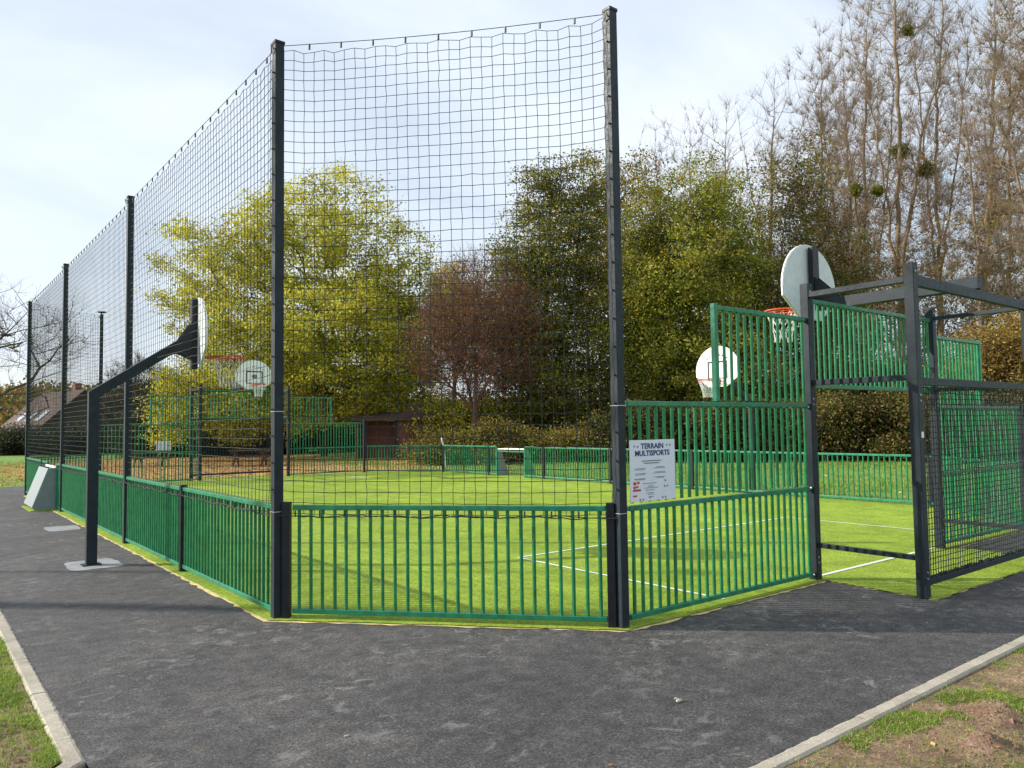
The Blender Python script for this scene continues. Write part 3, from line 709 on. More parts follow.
# ------------------------------------------------------------------ tall net posts and nets
HN = 5.5
plabs = [((0, 0), 'right tall net post of the near corner, bearing the notice side panel', 'A'),
         ((LX, CY), 'left tall net post of the near corner, thick dark steel at the centre left', 'A'),
         ((LX, 8.57), 'tall net post standing just behind the cranked basketball post', 'A'),
         ((LX, 14.83), 'tall net post right beside the pale grey mini goal', 'A'),
         ((LX, 21.07), 'leftmost tall net post, at the far end of the path', 'A'),
         ((0, FY), 'farthest tall net post, seen through the left net beside the street lamp', 'A')]
for i, ((x, y), lab, _) in enumerate(plabs):
    t = thing('net_post', lab, 'post', (x, y, 0), 0, 'tall posts carrying the high net')
    wd = .09 if i < 2 else .095
    MB().box((x, y, HN / 2 - .03), (wd, wd, HN + .06)).build('pole', M['anthracite'], t, .006)
    MB().box((x, y, HN + .005), (wd + .012, wd + .012, .03)).build('cap', M['anth_dark'], t, .004)
    MB().tube([(x - .05, y - .02, HN - .07), (x - .09, y - .05, HN - .05), (x - .06, y + .02, HN - .1)], .008, 6).build('eye_hook', M['steel'], t)
    if i < 2:
        tie = None                                       # cable ties holding the net edge
        for k in range(17):
            z = 1.2 + k * .25; h2 = wd / 2 + .003
            if tie is None:
                tie = MB().box((x - h2 - .008, y - h2 * .3, z), (.026, .012, .012)).build('cable_tie', M['black'], t)
            else:
                c_ = tie.copy(); COL.objects.link(c_); c_.location = (0, 0, z - 1.2)
        for z, e_ in ((.99, .01), (1.93, .008)): MB().box((x, y, z), (wd + e_, wd + e_, .007)).build('clamp', M['steel'], t)
        MB().tube([(x - .068, y + .02 + .01 * math.sin(k * 2.1), 1.0 + .11 * k) for k in range(41)], .003, 4).build('net_edge_rope', M['twine'], t)
def high_net(a, b, label, seed, clips):
    t = thing('high_net', label, 'net', (a[0], a[1], 0), 0, 'black netting of the ball stop')
    a = Vector(a); b = Vector(b); L = (b - a).length; d = (b - a) / L
    sc_ = lambda X, W: -.035 * np.abs(np.sin(X / .3 * np.pi)) * np.clip((W - .93) / .07, 0, 1)
    rope_net(t, a + d * .06, b - d * .06, .98, HN - .05, .102, .0034, 'mesh', 'twine', .0024, seed, .05, 3, sc_)
    n = int(L / .3); rp_ = MB(); rp_.tube([(a.x + d.x * L * i / n, a.y + d.y * L * i / n, HN - .02 - .035 * math.sin(math.pi * i / n)) for i in range(n + 1)], .0035, 5); rp_.build('top_rope', M['twine'], t)
    cl = None
    for i in range(1, n):
        p = a + d * L * i / n; q = (p.x - a.x, p.y - a.y, HN - .045 - .035 * math.sin(math.pi * i / n))
        if cl is None: cl = MB().box((a.x, a.y, 0), (.016, .016, .055)).build('clip', M['black'], t); cl.location = q
        else: c_ = cl.copy(); COL.objects.link(c_); c_.location = q
    rr = random.Random(seed); nrm = Vector((d.y, -d.x)); nrm = nrm if nrm.dot(Vector((CAM.x - a.x, CAM.y - a.y))) > 0 else -nrm
    hem = MB()
    for k in range(2):
        nn_ = int(L / .07); hem.tube([(a.x + d.x * L * i / nn_ + nrm.x * (.035 + .01 * k), a.y + d.y * L * i / nn_ + nrm.y * (.035 + .01 * k), .965 - .02 * abs(math.sin(i * .28 + k)) + rr.uniform(-.008, .008)) for i in range(nn_ + 1)], .0045, 4)
    hem.build('bottom_rope', M['twine'], t)
    ht = None
    for i in range(0, int(L / .24)):
        p = a + d * (i * .24 + .12) + nrm * .035; q = (p.x - a.x, p.y - a.y, .975)
        if ht is None: ht = MB().box((a.x, a.y, 0), (.011, .011, .06)).build('hem_tie', M['black'], t); ht.location = q
        else: c_ = ht.copy(); COL.objects.link(c_); c_.location = q
high_net((0, 0), (LX, CY), 'high black ball net across the near corner, facing the camera between the two nearest posts', 3, True)
Y5 = 21.07
tl = (LX, CY)
high_net((LX, CY), (LX, Y5), 'high black ball net along the whole left side above the path', 5, True)
high_net((LX, Y5), (0, FY), 'short high ball net across the far left corner, beside the street lamp', 6, True)

# ------------------------------------------------------------------ vegetation
def grow(seed, stems, targets, seg=.7, up=.35, rtip=.012, expo=.5, wob=.06, steep=.3):
    """skeleton by joining crown points to the nearest limb; stems are polylines from the ground"""
    r = np.random.default_rng(seed); N = []; Pn = []
    for st in stems:
        last = -1; st = [np.array(p, float) for p in st]
        for i in range(len(st) - 1):
            k = max(1, int(np.linalg.norm(st[i + 1] - st[i]) / seg))
            for j in range(k + (1 if i == len(st) - 2 else 0)):
                p = st[i] + (st[i + 1] - st[i]) * j / k + r.normal(0, wob, 3) * (0 if (i == 0 and j == 0) else 1); N.append(p); Pn.append(last); last = len(N) - 1
    base = np.array(stems[0][0]); top = np.mean([s[-1] for s in stems], 0)
    T = targets[np.argsort(np.linalg.norm(targets - top, axis=1) + r.uniform(0, 1.5, len(targets)))]
    cap = len(N) + len(T) * 14; A = np.zeros((cap, 3)); A[:len(N)] = N; PA = list(Pn); n = len(N); ends = []
    minz = base[2] + .8
    for t in T:
        d = A[:n] - t; dist = np.sqrt((d * d).sum(1)); pen = np.clip(A[:n, 2] - t[2] + steep * dist, 0, None) * 1.6 + (A[:n, 2] < minz) * 30
        j = int(np.argmin(dist + pen)); p0 = A[j].copy(); L = dist[j]
        if L < .15: continue
        k = min(13, max(1, int(L / seg)));
        pv = A[j] - A[PA[j]] if PA[j] >= 0 else np.array([0, 0, 1.]); pv = pv / (np.linalg.norm(pv) + 1e-6)
        c = p0 + pv * L * .35 + np.array([0, 0, -up * .12 * L]); last = j
        for i in range(1, k + 1):
            s = i / k; p = (1 - s) ** 2 * p0 + 2 * s * (1 - s) * c + s * s * t
            if i < k: p = p + r.normal(0, wob * min(1, L), 3)
            A[n] = p; PA.append(last); last = n; n += 1
        ends.append(last)
    A = A[:n]; PA = np.array(PA); cnt = np.zeros(n); hasch = np.zeros(n, bool); hasch[PA[PA >= 0]] = True; cnt[~hasch] = 1
    for i in range(n - 1, -1, -1):
        if PA[i] >= 0: cnt[PA[i]] += cnt[i]
    rad = rtip * np.maximum(cnt, 1) ** expo
    return A, PA, rad, np.array(ends)
def blob_pts(seed, blobs, n, shell=.45):
    r = np.random.default_rng(seed); wts = np.array([b[3] * b[4] * b[5] for b in blobs]) ** .8; wts /= wts.sum(); O = []
    for b, k in zip(blobs, np.maximum(1, (wts * n).astype(int))):
        v = r.normal(size=(k, 3)); v /= np.linalg.norm(v, axis=1, keepdims=True); rad = r.random(k) ** shell; O.append(np.array(b[:3]) + v * rad[:, None] * np.array(b[3:6]))
    return np.concatenate(O)
def leaves(seed, centers, per, spread, size, m_, parent, name='foliage', flat=.6):
    r = np.random.default_rng(seed); k = len(centers); per = per * 2.1; size = size * .82
    per_c = r.poisson(per, k); C = np.repeat(centers, per_c, 0); n = len(C); P = C + r.normal(0, 1, (n, 3)) * np.array([spread, spread, spread * flat])
    nrm = r.normal(size=(n, 3)) + np.array([0, 0, .6]); nrm /= np.linalg.norm(nrm, axis=1, keepdims=True)
    a = np.cross(nrm, r.normal(size=(n, 3))); a /= np.linalg.norm(a, axis=1, keepdims=True); b = np.cross(nrm, a); s = size * r.uniform(.55, 1.25, n)[:, None]
    V = np.stack([P - a * s, P - b * s * .55, P + a * s, P + b * s * .55], 1).reshape(-1, 3); q = np.arange(n)[:, None] * 4
    return link(name, mesh_np(name, V, q + [0, 1, 2, 3]), M[m_], parent)
def pxblobs(lst, D):
    """blobs given as (x, y, half width, half height, depth offset) seen at depth D"""
    o = []
    for b in lst:
        p = at(b[0], b[1], D + (b[4] if len(b) > 4 else 0)); k = D / F; o.append((p.x, p.y, p.z, b[2] * k, b[2] * k, b[3] * k))
    return o
def skeleton_mesh(A, PA, rad, parent, m_, twigs=0, tl_=(.4, 1.1), ends=None, seed=0, rt=.007, name='trunk', updir=.5):
    i = np.where(PA >= 0)[0]; a = A[PA[i]]; b = A[i]; ra = rad[PA[i]]; rb = rad[i]; ra = np.minimum(ra, rb * 1.6)
    parts = []
    for lo, hi, ns in ((.10, 99, 8), (.035, .10, 5), (0, .035, 3)):
        k = (rb >= lo) & (rb < hi)
        if k.any():
            d = b[k] - a[k]; parts.append(tubes_np(a[k] - d * .04, b[k] + d * .04, ra[k], rb[k], ns))
    if twigs:
        r = np.random.default_rng(seed + 99); idx = np.where(rad < rad.min() * 4.5)[0]; src = r.choice(idx, twigs); P = A[src]; pd = A[src] - A[np.maximum(PA[src], 0)]
        pd /= np.linalg.norm(pd, axis=1, keepdims=True) + 1e-6; d = pd * .75 + r.normal(0, .55, (twigs, 3)) + np.array([0, 0, updir]); d /= np.linalg.norm(d, axis=1, keepdims=True)
        L = r.uniform(*tl_, twigs)[:, None]; mid = P + d * L * .5 + r.normal(0, .05, (twigs, 3)); d2 = d + r.normal(0, .25, (twigs, 3)) + np.array([0, 0, .25 * updir]); d2 /= np.linalg.norm(d2, axis=1, keepdims=True); e = mid + d2 * L * .5
        o1 = np.full(twigs, rt); parts.append(tubes_np(P, mid, o1, o1 * .8, 3)); parts.append(tubes_np(mid, e, o1 * .8, o1 * .35, 3))
        s2 = mid + (e - mid) * r.random((twigs, 1)); d3 = d2 + r.normal(0, .6, (twigs, 3)); d3 /= np.linalg.norm(d3, axis=1, keepdims=True); parts.append(tubes_np(s2, s2 + d3 * L * .4, o1 * .6, o1 * .3, 3))
    V, Fc = merge(parts); return link(name, mesh_np(name, V, Fc, smooth=True), m_, parent)
def base_at(x, D):
    p = at(x, 440, D); return np.array([p.x, p.y, -.05])
def tree(label, cat, x, D, stems_px, blobs, nt_, leafcfg, barkm, seed, group=None, name='tree', rtip=.014, expo=.5, twigs=0, tl_=(.4, 1.1), rt=.007, shell=.45, mist=(), seg=.8, up=.35, steep=.3, updir=.5):
    b = base_at(x, D); t = thing(name, label, cat, tuple(b), 0, group)
    stems = []
    for st in stems_px:
        q = [b + np.array([random.uniform(-.2, .2), random.uniform(-.2, .2), 0])]
        for s in st: p = at(s[0], s[1], D + (s[2] if len(s) > 2 else random.uniform(-1, 1))); q.append(np.array(p))
        stems.append(q)
    T = blob_pts(seed, pxblobs(blobs, D), nt_, shell); T = T[T[:, 2] > .8]
    A, PA, rad, ends = grow(seed, stems, T, seg=seg, rtip=rtip, expo=expo, up=up, steep=steep)
    skeleton_mesh(A, PA, rad, t, barkm, twigs, tl_, ends, seed, rt, 'trunk', updir)
    for k, (m_, per, spread, size, frac, flt) in enumerate(leafcfg):
        r = np.random.default_rng(seed + k + 5); thin = np.where(rad < rad.min() * 2.6)[0]; C = A[thin]
        if flt: C = C[flt(C)]
        C = C[r.random(len(C)) < frac]
        if len(C): leaves(seed + 50 + k, C, per, spread, size, m_, t, 'crown', .28 if (m_ == 'lf_dark' and seed == 105) else .6)
    for (mx_, my_, mr_) in mist:
        c = np.array(at(mx_, my_, D)); r = np.random.default_rng(int(mx_)); v = r.normal(size=(60, 3)); v /= np.linalg.norm(v, axis=1, keepdims=True); cc = c + v * mr_ * D / F * r.random((60, 1)) ** .5
        leaves(int(mx_), cc, 14, mr_ * D / F * .3, .10, 'lf_mistle', t, 'mistletoe', 1)
    return t
G1 = 'trees standing beyond the court'
zc = lambda y_, D: at(500, y_, D).z
# the big yellow-green tree
tree('big wide yellow green tree with many rising stems, behind the left half of the court', 'tree', 325, 50,
     [[(322, 410), (300, 330), (250, 250)], [(326, 400), (335, 300), (330, 200)], [(330, 405), (365, 310), (395, 240)], [(318, 415), (255, 360), (200, 300)], [(334, 420), (390, 360), (425, 320)], [(326, 400), (315, 300), (290, 220)]],
     [(215, 285, 60, 72, 0), (330, 245, 78, 80, 1), (265, 250, 50, 60, -1), (400, 300, 48, 85, 0), (320, 345, 120, 75, -1), (240, 370, 70, 55, 1), (395, 385, 55, 50, 0), (300, 400, 100, 38, -2)],
     1500, [('lf_yellow', 44, .42, .125, .9, lambda C: C[:, 0] < 99), ('lf_green', 18, .40, .12, .65, lambda C: (C[:, 2] < zc(330, 50)) | (C[:, 0] * .785 - C[:, 1] * .62 > -8)), ('lf_yellow', 7, .7, .13, .5, None)], M['bark'], 101, G1, rtip=.012, expo=.47, shell=.5, twigs=4000, rt=.008)
tree('small yellow tree low on the left, behind the far goal panels', 'tree', 195, 44,
     [[(195, 420), (190, 380)], [(197, 420), (225, 390)]], [(195, 400, 40, 42, 0), (235, 410, 40, 35, 0), (170, 425, 25, 22, 0)], 300, [('lf_yellow', 20, .4, .12, .9, None), ('lf_green', 8, .4, .12, .5, None)], M['bark'], 102, G1, rtip=.01)
tree('reddish brown tree with fine dark twigs, between the yellow tree and the tall dark one', 'tree', 474, 42,
     [[(472, 400), (455, 350), (440, 300)], [(475, 400), (480, 340), (478, 280)], [(477, 405), (505, 350), (525, 310)], [(474, 410), (432, 370)]],
     [(478, 312, 52, 56, 0), (438, 345, 36, 48, 0), (520, 335, 34, 52, 0), (475, 370, 60, 35, 0)], 800, [('lf_red', 7, .35, .065, .8, None), ('lf_rust', 4, .45, .07, .6, None)], M['bark_red'], 103, G1, rtip=.009, twigs=6000, tl_=(.4, 1.2), rt=.010)
tree('tree with a small orange gold crown between the yellow tree and the tall dark one', 'tree', 455, 56,
     [[(455, 380), (452, 300)]], [(450, 300, 26, 42, 0), (470, 330, 30, 50, 0)], 220, [('lf_gold', 26, .5, .13, .9, None)], M['bark'], 104, G1)
tree('tall dark green pointed tree left of the near net post', 'tree', 545, 45,
     [[(545, 380), (548, 280), (553, 160)], [(550, 390), (575, 300), (582, 200)], [(542, 390), (520, 300), (512, 210)]],
     [(552, 205, 34, 60, 0), (585, 205, 32, 55, 0), (530, 215, 24, 45, 0), (540, 265, 52, 60, 0), (585, 270, 38, 75, 0), (545, 340, 68, 62, 0), (508, 275, 22, 50, 0), (555, 395, 75, 42, 0), (512, 330, 35, 60, 0)],
     1250, [('lf_dark', 22, .36, .105, .9, None), ('lf_olive', 12, .45, .11, .6, None), ('lf_rust', 8, .45, .10, .6, None)], M['bark'], 105, G1, shell=.6, rtip=.012, expo=.47)
tree('dense olive green tree just right of the near net post', 'tree', 685, 43,
     [[(685, 380), (690, 280), (700, 190)], [(680, 390), (655, 300), (650, 220)], [(690, 395), (735, 310), (745, 230)]],
     [(705, 210, 48, 55, 0), (650, 235, 36, 60, 0), (690, 290, 78, 70, 0), (745, 290, 32, 70, 0), (640, 320, 50, 80, 0), (700, 370, 90, 55, 0)],
     1500, [('lf_olive', 26, .36, .105, .9, None), ('lf_green', 10, .45, .11, .6, None), ('lf_rust', 6, .45, .11, .3, None)], M['bark'], 106, G1, shell=.6, rtip=.012, expo=.47)
tree('slender brownish tree with a thin top, behind the upper part of the near net post', 'tree', 612, 50,
     [[(612, 380), (610, 280), (605, 190)]], [(600, 200, 38, 50, 0), (640, 185, 30, 40, 1), (615, 290, 45, 80, 0), (625, 380, 50, 45, 0)], 600, [('lf_rust', 9, .45, .12, .7, None), ('lf_olive', 10, .45, .12, .6, None)], M['bark'], 107, G1, shell=.6, twigs=1200)
tree('mixed rusty and dark green tree behind the near basketball board', 'tree', 815, 44,
     [[(815, 380), (812, 290), (800, 190)], [(818, 390), (845, 290), (850, 200)], [(812, 390), (780, 310), (765, 250)]],
     [(800, 240, 48, 65, 0), (795, 185, 42, 62, 0), (790, 310, 60, 60, 0), (845, 290, 45, 70, 0), (820, 370, 75, 55, 0), (760, 340, 40, 60, 0)],
     900, [('lf_dark', 15, .42, .11, .75, None), ('lf_rust', 13, .42, .10, .7, None)], M['bark'], 108, G1, shell=.6, twigs=3000, rtip=.012, expo=.47)
for i, (x, D, top, w_, cfg, lab) in enumerate([(520, 60, 235, 48, 'lf_dark', 'dark tree of the back row between the red tree and the near net post'), (590, 62, 205, 45, 'lf_olive', 'olive tree of the back row behind the near net post'), (655, 60, 190, 48, 'lf_rust', 'brown tree of the back row right of the near net post'),
        (740, 60, 185, 50, 'lf_olive', 'olive tree of the back row between the two basketball boards'), (830, 62, 215, 46, 'lf_rust', 'rusty tree of the back row behind the near basketball board'), (400, 66, 300, 50, 'lf_olive', 'olive tree of the back row behind the yellow tree'), (905, 60, 255, 45, 'lf_rust', 'rusty low tree of the back row among the poplars'), (985, 58, 285, 42, 'lf_rust', 'rusty low tree of the back row at the right')]):
    tree(lab, 'tree', x, D, [[(x, 380), (x - 4, (top + 430) / 2), (x + 3, top + 30)], [(x, 390), (x + 20, (top + 430) / 2), (x + 22, top + 50)]],
         [(x, (top + 330) / 2, w_, (330 - top) / 2, 0), (x - 20, 340, w_ * .9, 50, 0), (x + 18, 370, w_ * .95, 55, 1), (x, 410, w_, 30, 0)], 420,
         [(cfg, 13 if x < 800 else 6, .6, .14, .9, None), ('lf_dark', 7 if x < 800 else 2, .6, .14, .6, None)], M['bark'], 400 + i, 'back row of the wood', twigs=700 if x < 800 else 2600, rt=.01)
G2 = 'tall bare poplars behind the right side'
def poplar(label, x, D, top, wide, seed, lean=0, n=480, mist=(), leaf=None, bk='bark_pale', tw=8500, rt=.008):
    H = 440 - top
    rr = random.Random(seed); j = lambda k: rr.uniform(-k, k)
    stems = [[(x + lean * .2 + j(3), 440 - H * .28), (x + lean * .6 + j(5), 440 - H * .55), (x + lean + j(6), top + H * .04)],
             [(x + lean * .2, 440 - H * rr.uniform(.2, .32)), (x + lean * .6 - wide * rr.uniform(.3, .5), 440 - H * .6), (x + lean - wide * rr.uniform(.7, 1.0), top + H * rr.uniform(.12, .3))],
             [(x + lean * .2, 440 - H * rr.uniform(.2, .36)), (x + lean * .6 + wide * rr.uniform(.3, .5), 440 - H * .58), (x + lean + wide * rr.uniform(.7, 1.0), top + H * rr.uniform(.12, .3))]]
    blobs = [(x + lean * .5, 440 - H * .5, wide * 1.25, H * .34, 0), (x + lean, 440 - H * .75, wide * 1.0, H * .27, 0), (x + lean * .3, 440 - H * .33, wide * .95, H * .2, 0)]
    lc = leaf or [('lf_gold', 8, .45, .10, .6, lambda C: C[:, 2] < 14), ('lf_rust', 9, .40, .09, .6, lambda C: C[:, 2] < 19)]
    return tree(label, 'bare tree', x, D, stems, blobs, n, lc, M[bk], seed, G2, 'bare_tree', rtip=.012, expo=.52, twigs=tw, tl_=(.3, 1.2), rt=rt, shell=.75, mist=mist, seg=1.1, up=-1.2, steep=.55, updir=.75)
poplar('tallest bare poplar with a thick pale trunk and mistletoe balls, behind the goal top', 903, 50, -110, 62, 201, -4, 620, [(900, 152, 7), (926, 170, 7), (856, 190, 5), (878, 190, 5), (908, 30, 4)])
poplar('forked bare poplar at the right with brown ivy clumps on its trunk', 978, 46, -60, 48, 202, 20, 460, [(1003, 208, 8), (992, 225, 7)])
poplar('bare tree leaning in over the top right corner of the picture', 1052, 40, -40, 52, 203, -25, 460, [], [('lf_rust', 7, .35, .11, .35, None)])
poplar('pale bare poplar with gold remnants between the basketball board and thick poplar', 868, 54, -20, 42, 204, 0, 420)
poplar('slim bare poplar directly above the near basketball board', 820, 58, 20, 38, 205, 0, 380)
poplar('bare poplar rising behind the green trees, second of the thin row', 772, 62, 60, 34, 206, 0, 560, [], None, 'bark_pale', 3600, .009)
poplar('hazy thin bare poplar above the olive green tree', 722, 68, 96, 30, 207, 0, 560, [], None, 'bark_pale', 3600, .010)
poplar('small distant bare poplar top just right of the near net post', 660, 70, 118, 30, 208, 0, 560, [], None, 'bark_pale', 3600, .010)
poplar('small distant bare tree top between the near net post and the hazy poplar', 692, 72, 108, 34, 214, 0, 520, [], None, 'bark_pale', 3600, .010)
poplar('bare tree filling the gap just right of the near basketball board top', 846, 60, 10, 44, 215, 0, 460)
poplar('bare tree behind the forked poplar, close to the right picture edge', 1008, 62, -10, 44, 216, 0, 460)
poplar('bare poplar between the two big ones with thin golden foliage', 940, 56, -70, 40, 209, 0, 420, [], [('lf_gold', 6, .4, .11, .45, lambda C: C[:, 2] < 15)])
tree('distant leafless tree peeking between yellow and dark trees', 'bare tree', 455, 75, [[(455, 360), (450, 300)]], [(455, 310, 30, 45, 0)], 160, [], M['bark_grey'], 210, G2, 'bare_tree', twigs=2500, tl_=(.8, 2), rt=.014)
# left edge bare tree with drooping limbs
tree('bare spreading tree with drooping twigs at the left edge', 'bare tree', -25, 40,
     [[(-22, 400), (-10, 350), (30, 310)], [(-25, 390), (-20, 320), (0, 285)], [(-22, 410), (30, 380), (70, 340)], [(-28, 400), (-60, 340), (-90, 310)]],
     [(10, 330, 50, 45, 0), (40, 350, 50, 38, 0), (60, 330, 30, 28, 0), (-40, 330, 60, 50, 0), (20, 400, 40, 25, 0)], 330, [('lf_olive', 2, .3, .08, .2, None)], M['bark_grey'], 211, None, 'bare_tree', rtip=.012, expo=.5, twigs=1500, tl_=(.4, 1.2), rt=.006, up=.9)
tree('bare grey bush behind the left net and right of the street lamp', 'bare tree', 140, 60, [[(140, 420), (135, 380)], [(142, 420), (160, 390)]], [(140, 390, 32, 32, 0), (115, 410, 25, 25, 0)], 260, [('lf_rust', 3, .3, .1, .4, None)], M['bark_grey'], 212, None, 'bare_tree', twigs=3500, rt=.012)
# shrubs, brambles and hedges
def shrub(label, cat, blobs, D, n, cfg, seed, group=None, name='shrub', bk='bark'):
    bl = pxblobs(blobs, D); bl = [(b[0], b[1], b[2], b[3], b[4], b[5]) for b in bl]
    x = sum(b[0] for b in blobs) / len(blobs); b0 = base_at(x, D); t = thing(name, label, cat, tuple(b0), 0, group)
    T = blob_pts(seed, bl, n, .6); T = T[T[:, 2] > .05]
    src = np.column_stack([T[:, 0] + rng.normal(0, .3, len(T)), T[:, 1] + rng.normal(0, .3, len(T)), np.full(len(T), -.05)]); src = src + (np.array([*b0[:2], -.05]) - src) * .25
    k = np.arange(len(T)) % 2 == 0; mid = (src + T) / 2 + rng.normal(0, .15, T.shape)
    V, Fc = merge([tubes_np(src[k], mid[k], np.full(k.sum(), .02), np.full(k.sum(), .014), 3), tubes_np(mid[k], T[k], np.full(k.sum(), .014), np.full(k.sum(), .005), 3)]); link('stem', mesh_np('stem', V, Fc), M[bk], t)
    for i, (m_, per, spread, size) in enumerate(cfg): leaves(seed + i, T, per, spread, size, m_, t, 'foliage')
GH = 'bramble thickets behind the right fence'
BR = [('lf_bramble', 34, .35, .085)]
hb = [(455, 37, 428, 'yellow brown scrub under the reddish tree'), (520, 38, 424, 'low brown scrub below the tall dark tree'), (590, 38, 418, 'dark thicket directly behind the near net post foot'),
      (650, 37, 402, 'dark bramble thicket seen through the left part of the tall end panel'), (715, 36, 396, 'dark bramble thicket beneath the far white basketball board'), (780, 36, 392, 'bramble thicket behind the right part of the tall end panel'),
      (845, 35, 384, 'brown bramble thicket seen through the open side of the goal'), (905, 34, 376, 'brown bramble thicket behind the goal corner post'), (965, 33, 372, 'bramble thicket behind the goal net'), (1025, 32, 366, 'rusty bramble thicket at the right edge')]
for i, (x, D, top, lab) in enumerate(hb):
    gy = 384 + 41 - (x - 512) * .0174 + CAM.z / D * F
    hh = (gy - top) / 2; rr = random.Random(i * 7 + 1)
    cfg = [('lf_bramble', 13, .30, .085), ('lf_dark', 12, .34, .085), ('lf_hedge', 8, .4, .09)]
    if x < 600: cfg = [('lf_olive', 8, .35, .085), ('lf_bramble', 9, .35, .085), ('lf_rust', 7, .35, .085)]
    if x > 820: cfg = [('lf_bramble', 16, .32, .08), ('lf_rust', 6, .4, .08), ('lf_dark', 7, .4, .08)]
    bl = [(x + rr.uniform(-12, 12), top + hh * 1.15, 42, hh * .9, 0)]
    for k in range(7):
        t_ = rr.uniform(.15, 1.0); bl.append((x + rr.uniform(-42, 42), gy - (gy - top) * t_ * .75, rr.uniform(10, 22), rr.uniform(8, 20), rr.uniform(-1.5, 1.5)))
    shrub(lab, 'brambles', bl, D, 520 if x > 600 else 330, cfg, 300 + i, GH, 'bramble_thicket')
shrub('large golden brown bush rising at the right edge', 'bush', [(1000, 360, 42, 48, 0), (1040, 370, 45, 60, 0), (962, 385, 28, 30, 0)], 34, 700, [('lf_rust', 20, .35, .085), ('lf_gold', 10, .35, .08)], 330)
for i, (x, D, top, lab) in enumerate([(560, 47, 395, 'low green undergrowth between the trunks of the tall dark tree'), (660, 46, 390, 'undergrowth beneath the olive green tree'), (760, 47, 385, 'dark undergrowth behind the far basketball board'), (860, 47, 350, 'undergrowth among the poplar feet'), (925, 44, 335, 'tall brown undergrowth between the two thick poplars'), (470, 46, 412, 'yellow green undergrowth behind the reddish trunk')]):
    shrub(lab, 'undergrowth', [(x, (top + 450) / 2, 62, 36, 0)], D, 420, [('lf_dark' if x > 500 else 'lf_yellow', 24, .45, .11), ('lf_bramble', 12, .45, .1)], 350 + i, 'undergrowth below the trees')
for i, (x, D, top, wdt, lab) in enumerate([(15, 62, 428, 46, 'dark hedge in front of the tiled house'), (85, 60, 424, 45, 'dark hedge behind the street lamp'), (150, 52, 412, 42, 'dark hedge behind the white notice board'), (215, 54, 416, 42, 'dark hedge left of the picnic table'), (285, 56, 420, 45, 'dark hedge behind the picnic table'), (345, 58, 415, 38, 'dark hedge left of the brown shed')]):
    gy = 384 + 41 - (x - 512) * .0174 + CAM.z / D * F
    shrub(lab, 'hedge', [(x, (top + gy) / 2, wdt, (gy - top) / 2 + 2, 0), (x + 15, (top + gy) / 2, wdt, (gy - top) / 2, 1)], D, 420, [('lf_hedge', 34, .4, .11)], 370 + i, 'dark hedges along the park edge', 'hedge')

# hill and far wood
hx = []
N_ = 60
V = []; 
for i in range(N_):
    a = R(-30 + 130 * i / (N_ - 1)); d = Vector((math.sin(a), math.cos(a), 0))
    h = 9 + 3.0 * math.sin(i * .35) + 1.5 * math.sin(i * .9); h *= 1.25 if a < R(25) else .8
    for (rr_, z) in ((150, -1), (190, h * .65), (240, h), (330, h * .7), (400, -2)): V.append((CAM.x + d.x * rr_, CAM.y + d.y * rr_, z))
Fc = [(i * 5 + j, (i + 1) * 5 + j, (i + 1) * 5 + j + 1, i * 5 + j + 1) for i in range(N_ - 1) for j in range(4)]
me = bpy.data.meshes.new('hill'); me.from_pydata(V, [], Fc); [setattr(p, 'use_smooth', True) for p in me.polygons]; me.update(); tag(link('hill', me, M['ground']), kind='structure')
V = np.array(V).reshape(N_, 5, 3); r = np.random.default_rng(77); n = 9000; i_ = r.uniform(0, N_ - 1.01, n); j_ = r.uniform(0, 2.6, n); ia = i_.astype(int); ja = j_.astype(int); fi = (i_ - ia)[:, None]; fj = (j_ - ja)[:, None]
P = (V[ia, ja] * (1 - fi) + V[ia + 1, ja] * fi) * (1 - fj) + (V[ia, ja + 1] * (1 - fi) + V[ia + 1, ja + 1] * fi) * fj; P[:, 2] += 1.2
wd_ = leaves(78, P, 9, 1.6, .75, 'lf_rust', None, 'far_woodland', .8); tag(wd_, kind='stuff')
wd_ = leaves(79, P + r.normal(0, 2, P.shape) * np.array([1, 1, .2]), 6, 1.6, .75, 'lf_dark', None, 'far_woodland', .8); tag(wd_, kind='stuff')

# ------------------------------------------------------------------ buildings and small far things
b0 = at(62, 440, 76); ang = math.atan2(CR.y, CR.x) + R(-38)
hs = thing('house', 'house with a brown tiled roof and three skylights, beyond the left end of the path', 'house', (b0.x, b0.y, 0), ang)
def lw_(o, pts): return [WM[o] @ Vector(p) for p in pts]
L_, W_, e_, rd = 4.4, 3.6, 2.2, 5.6
h = MB(); h.ext(lw_(hs, [(-L_, -W_, -.2), (L_, -W_, -.2), (L_, -W_, e_), (-L_, -W_, e_)]), WM[hs].to_3x3() @ Vector((0, 2 * W_, 0))); h.build('wall', M['brick'], hs)
MB().ext(lw_(hs, [(L_ + .02, -W_, e_), (L_ + .02, W_, e_), (L_ + .02, 0, rd - .1)]), WM[hs].to_3x3() @ Vector((-.1, 0, 0))).build('gable', M['soffit'], hs); MB().ext(lw_(hs, [(-L_ - .02, -W_, e_), (-L_ - .02, W_, e_), (-L_ - .02, 0, rd - .1)]), WM[hs].to_3x3() @ Vector((.1, 0, 0))).build('gable', M['soffit'], hs)
rf_ = MB()
for s in (-1, 1): rf_.ext(lw_(hs, [(-L_ - .5, s * (W_ + .5), e_ - .35), (L_ + .5, s * (W_ + .5), e_ - .35), (L_ + .5, 0, rd), (-L_ - .5, 0, rd)]), Vector((0, 0, .16)))
rfo = rf_.build('roof', M['roof'], hs)
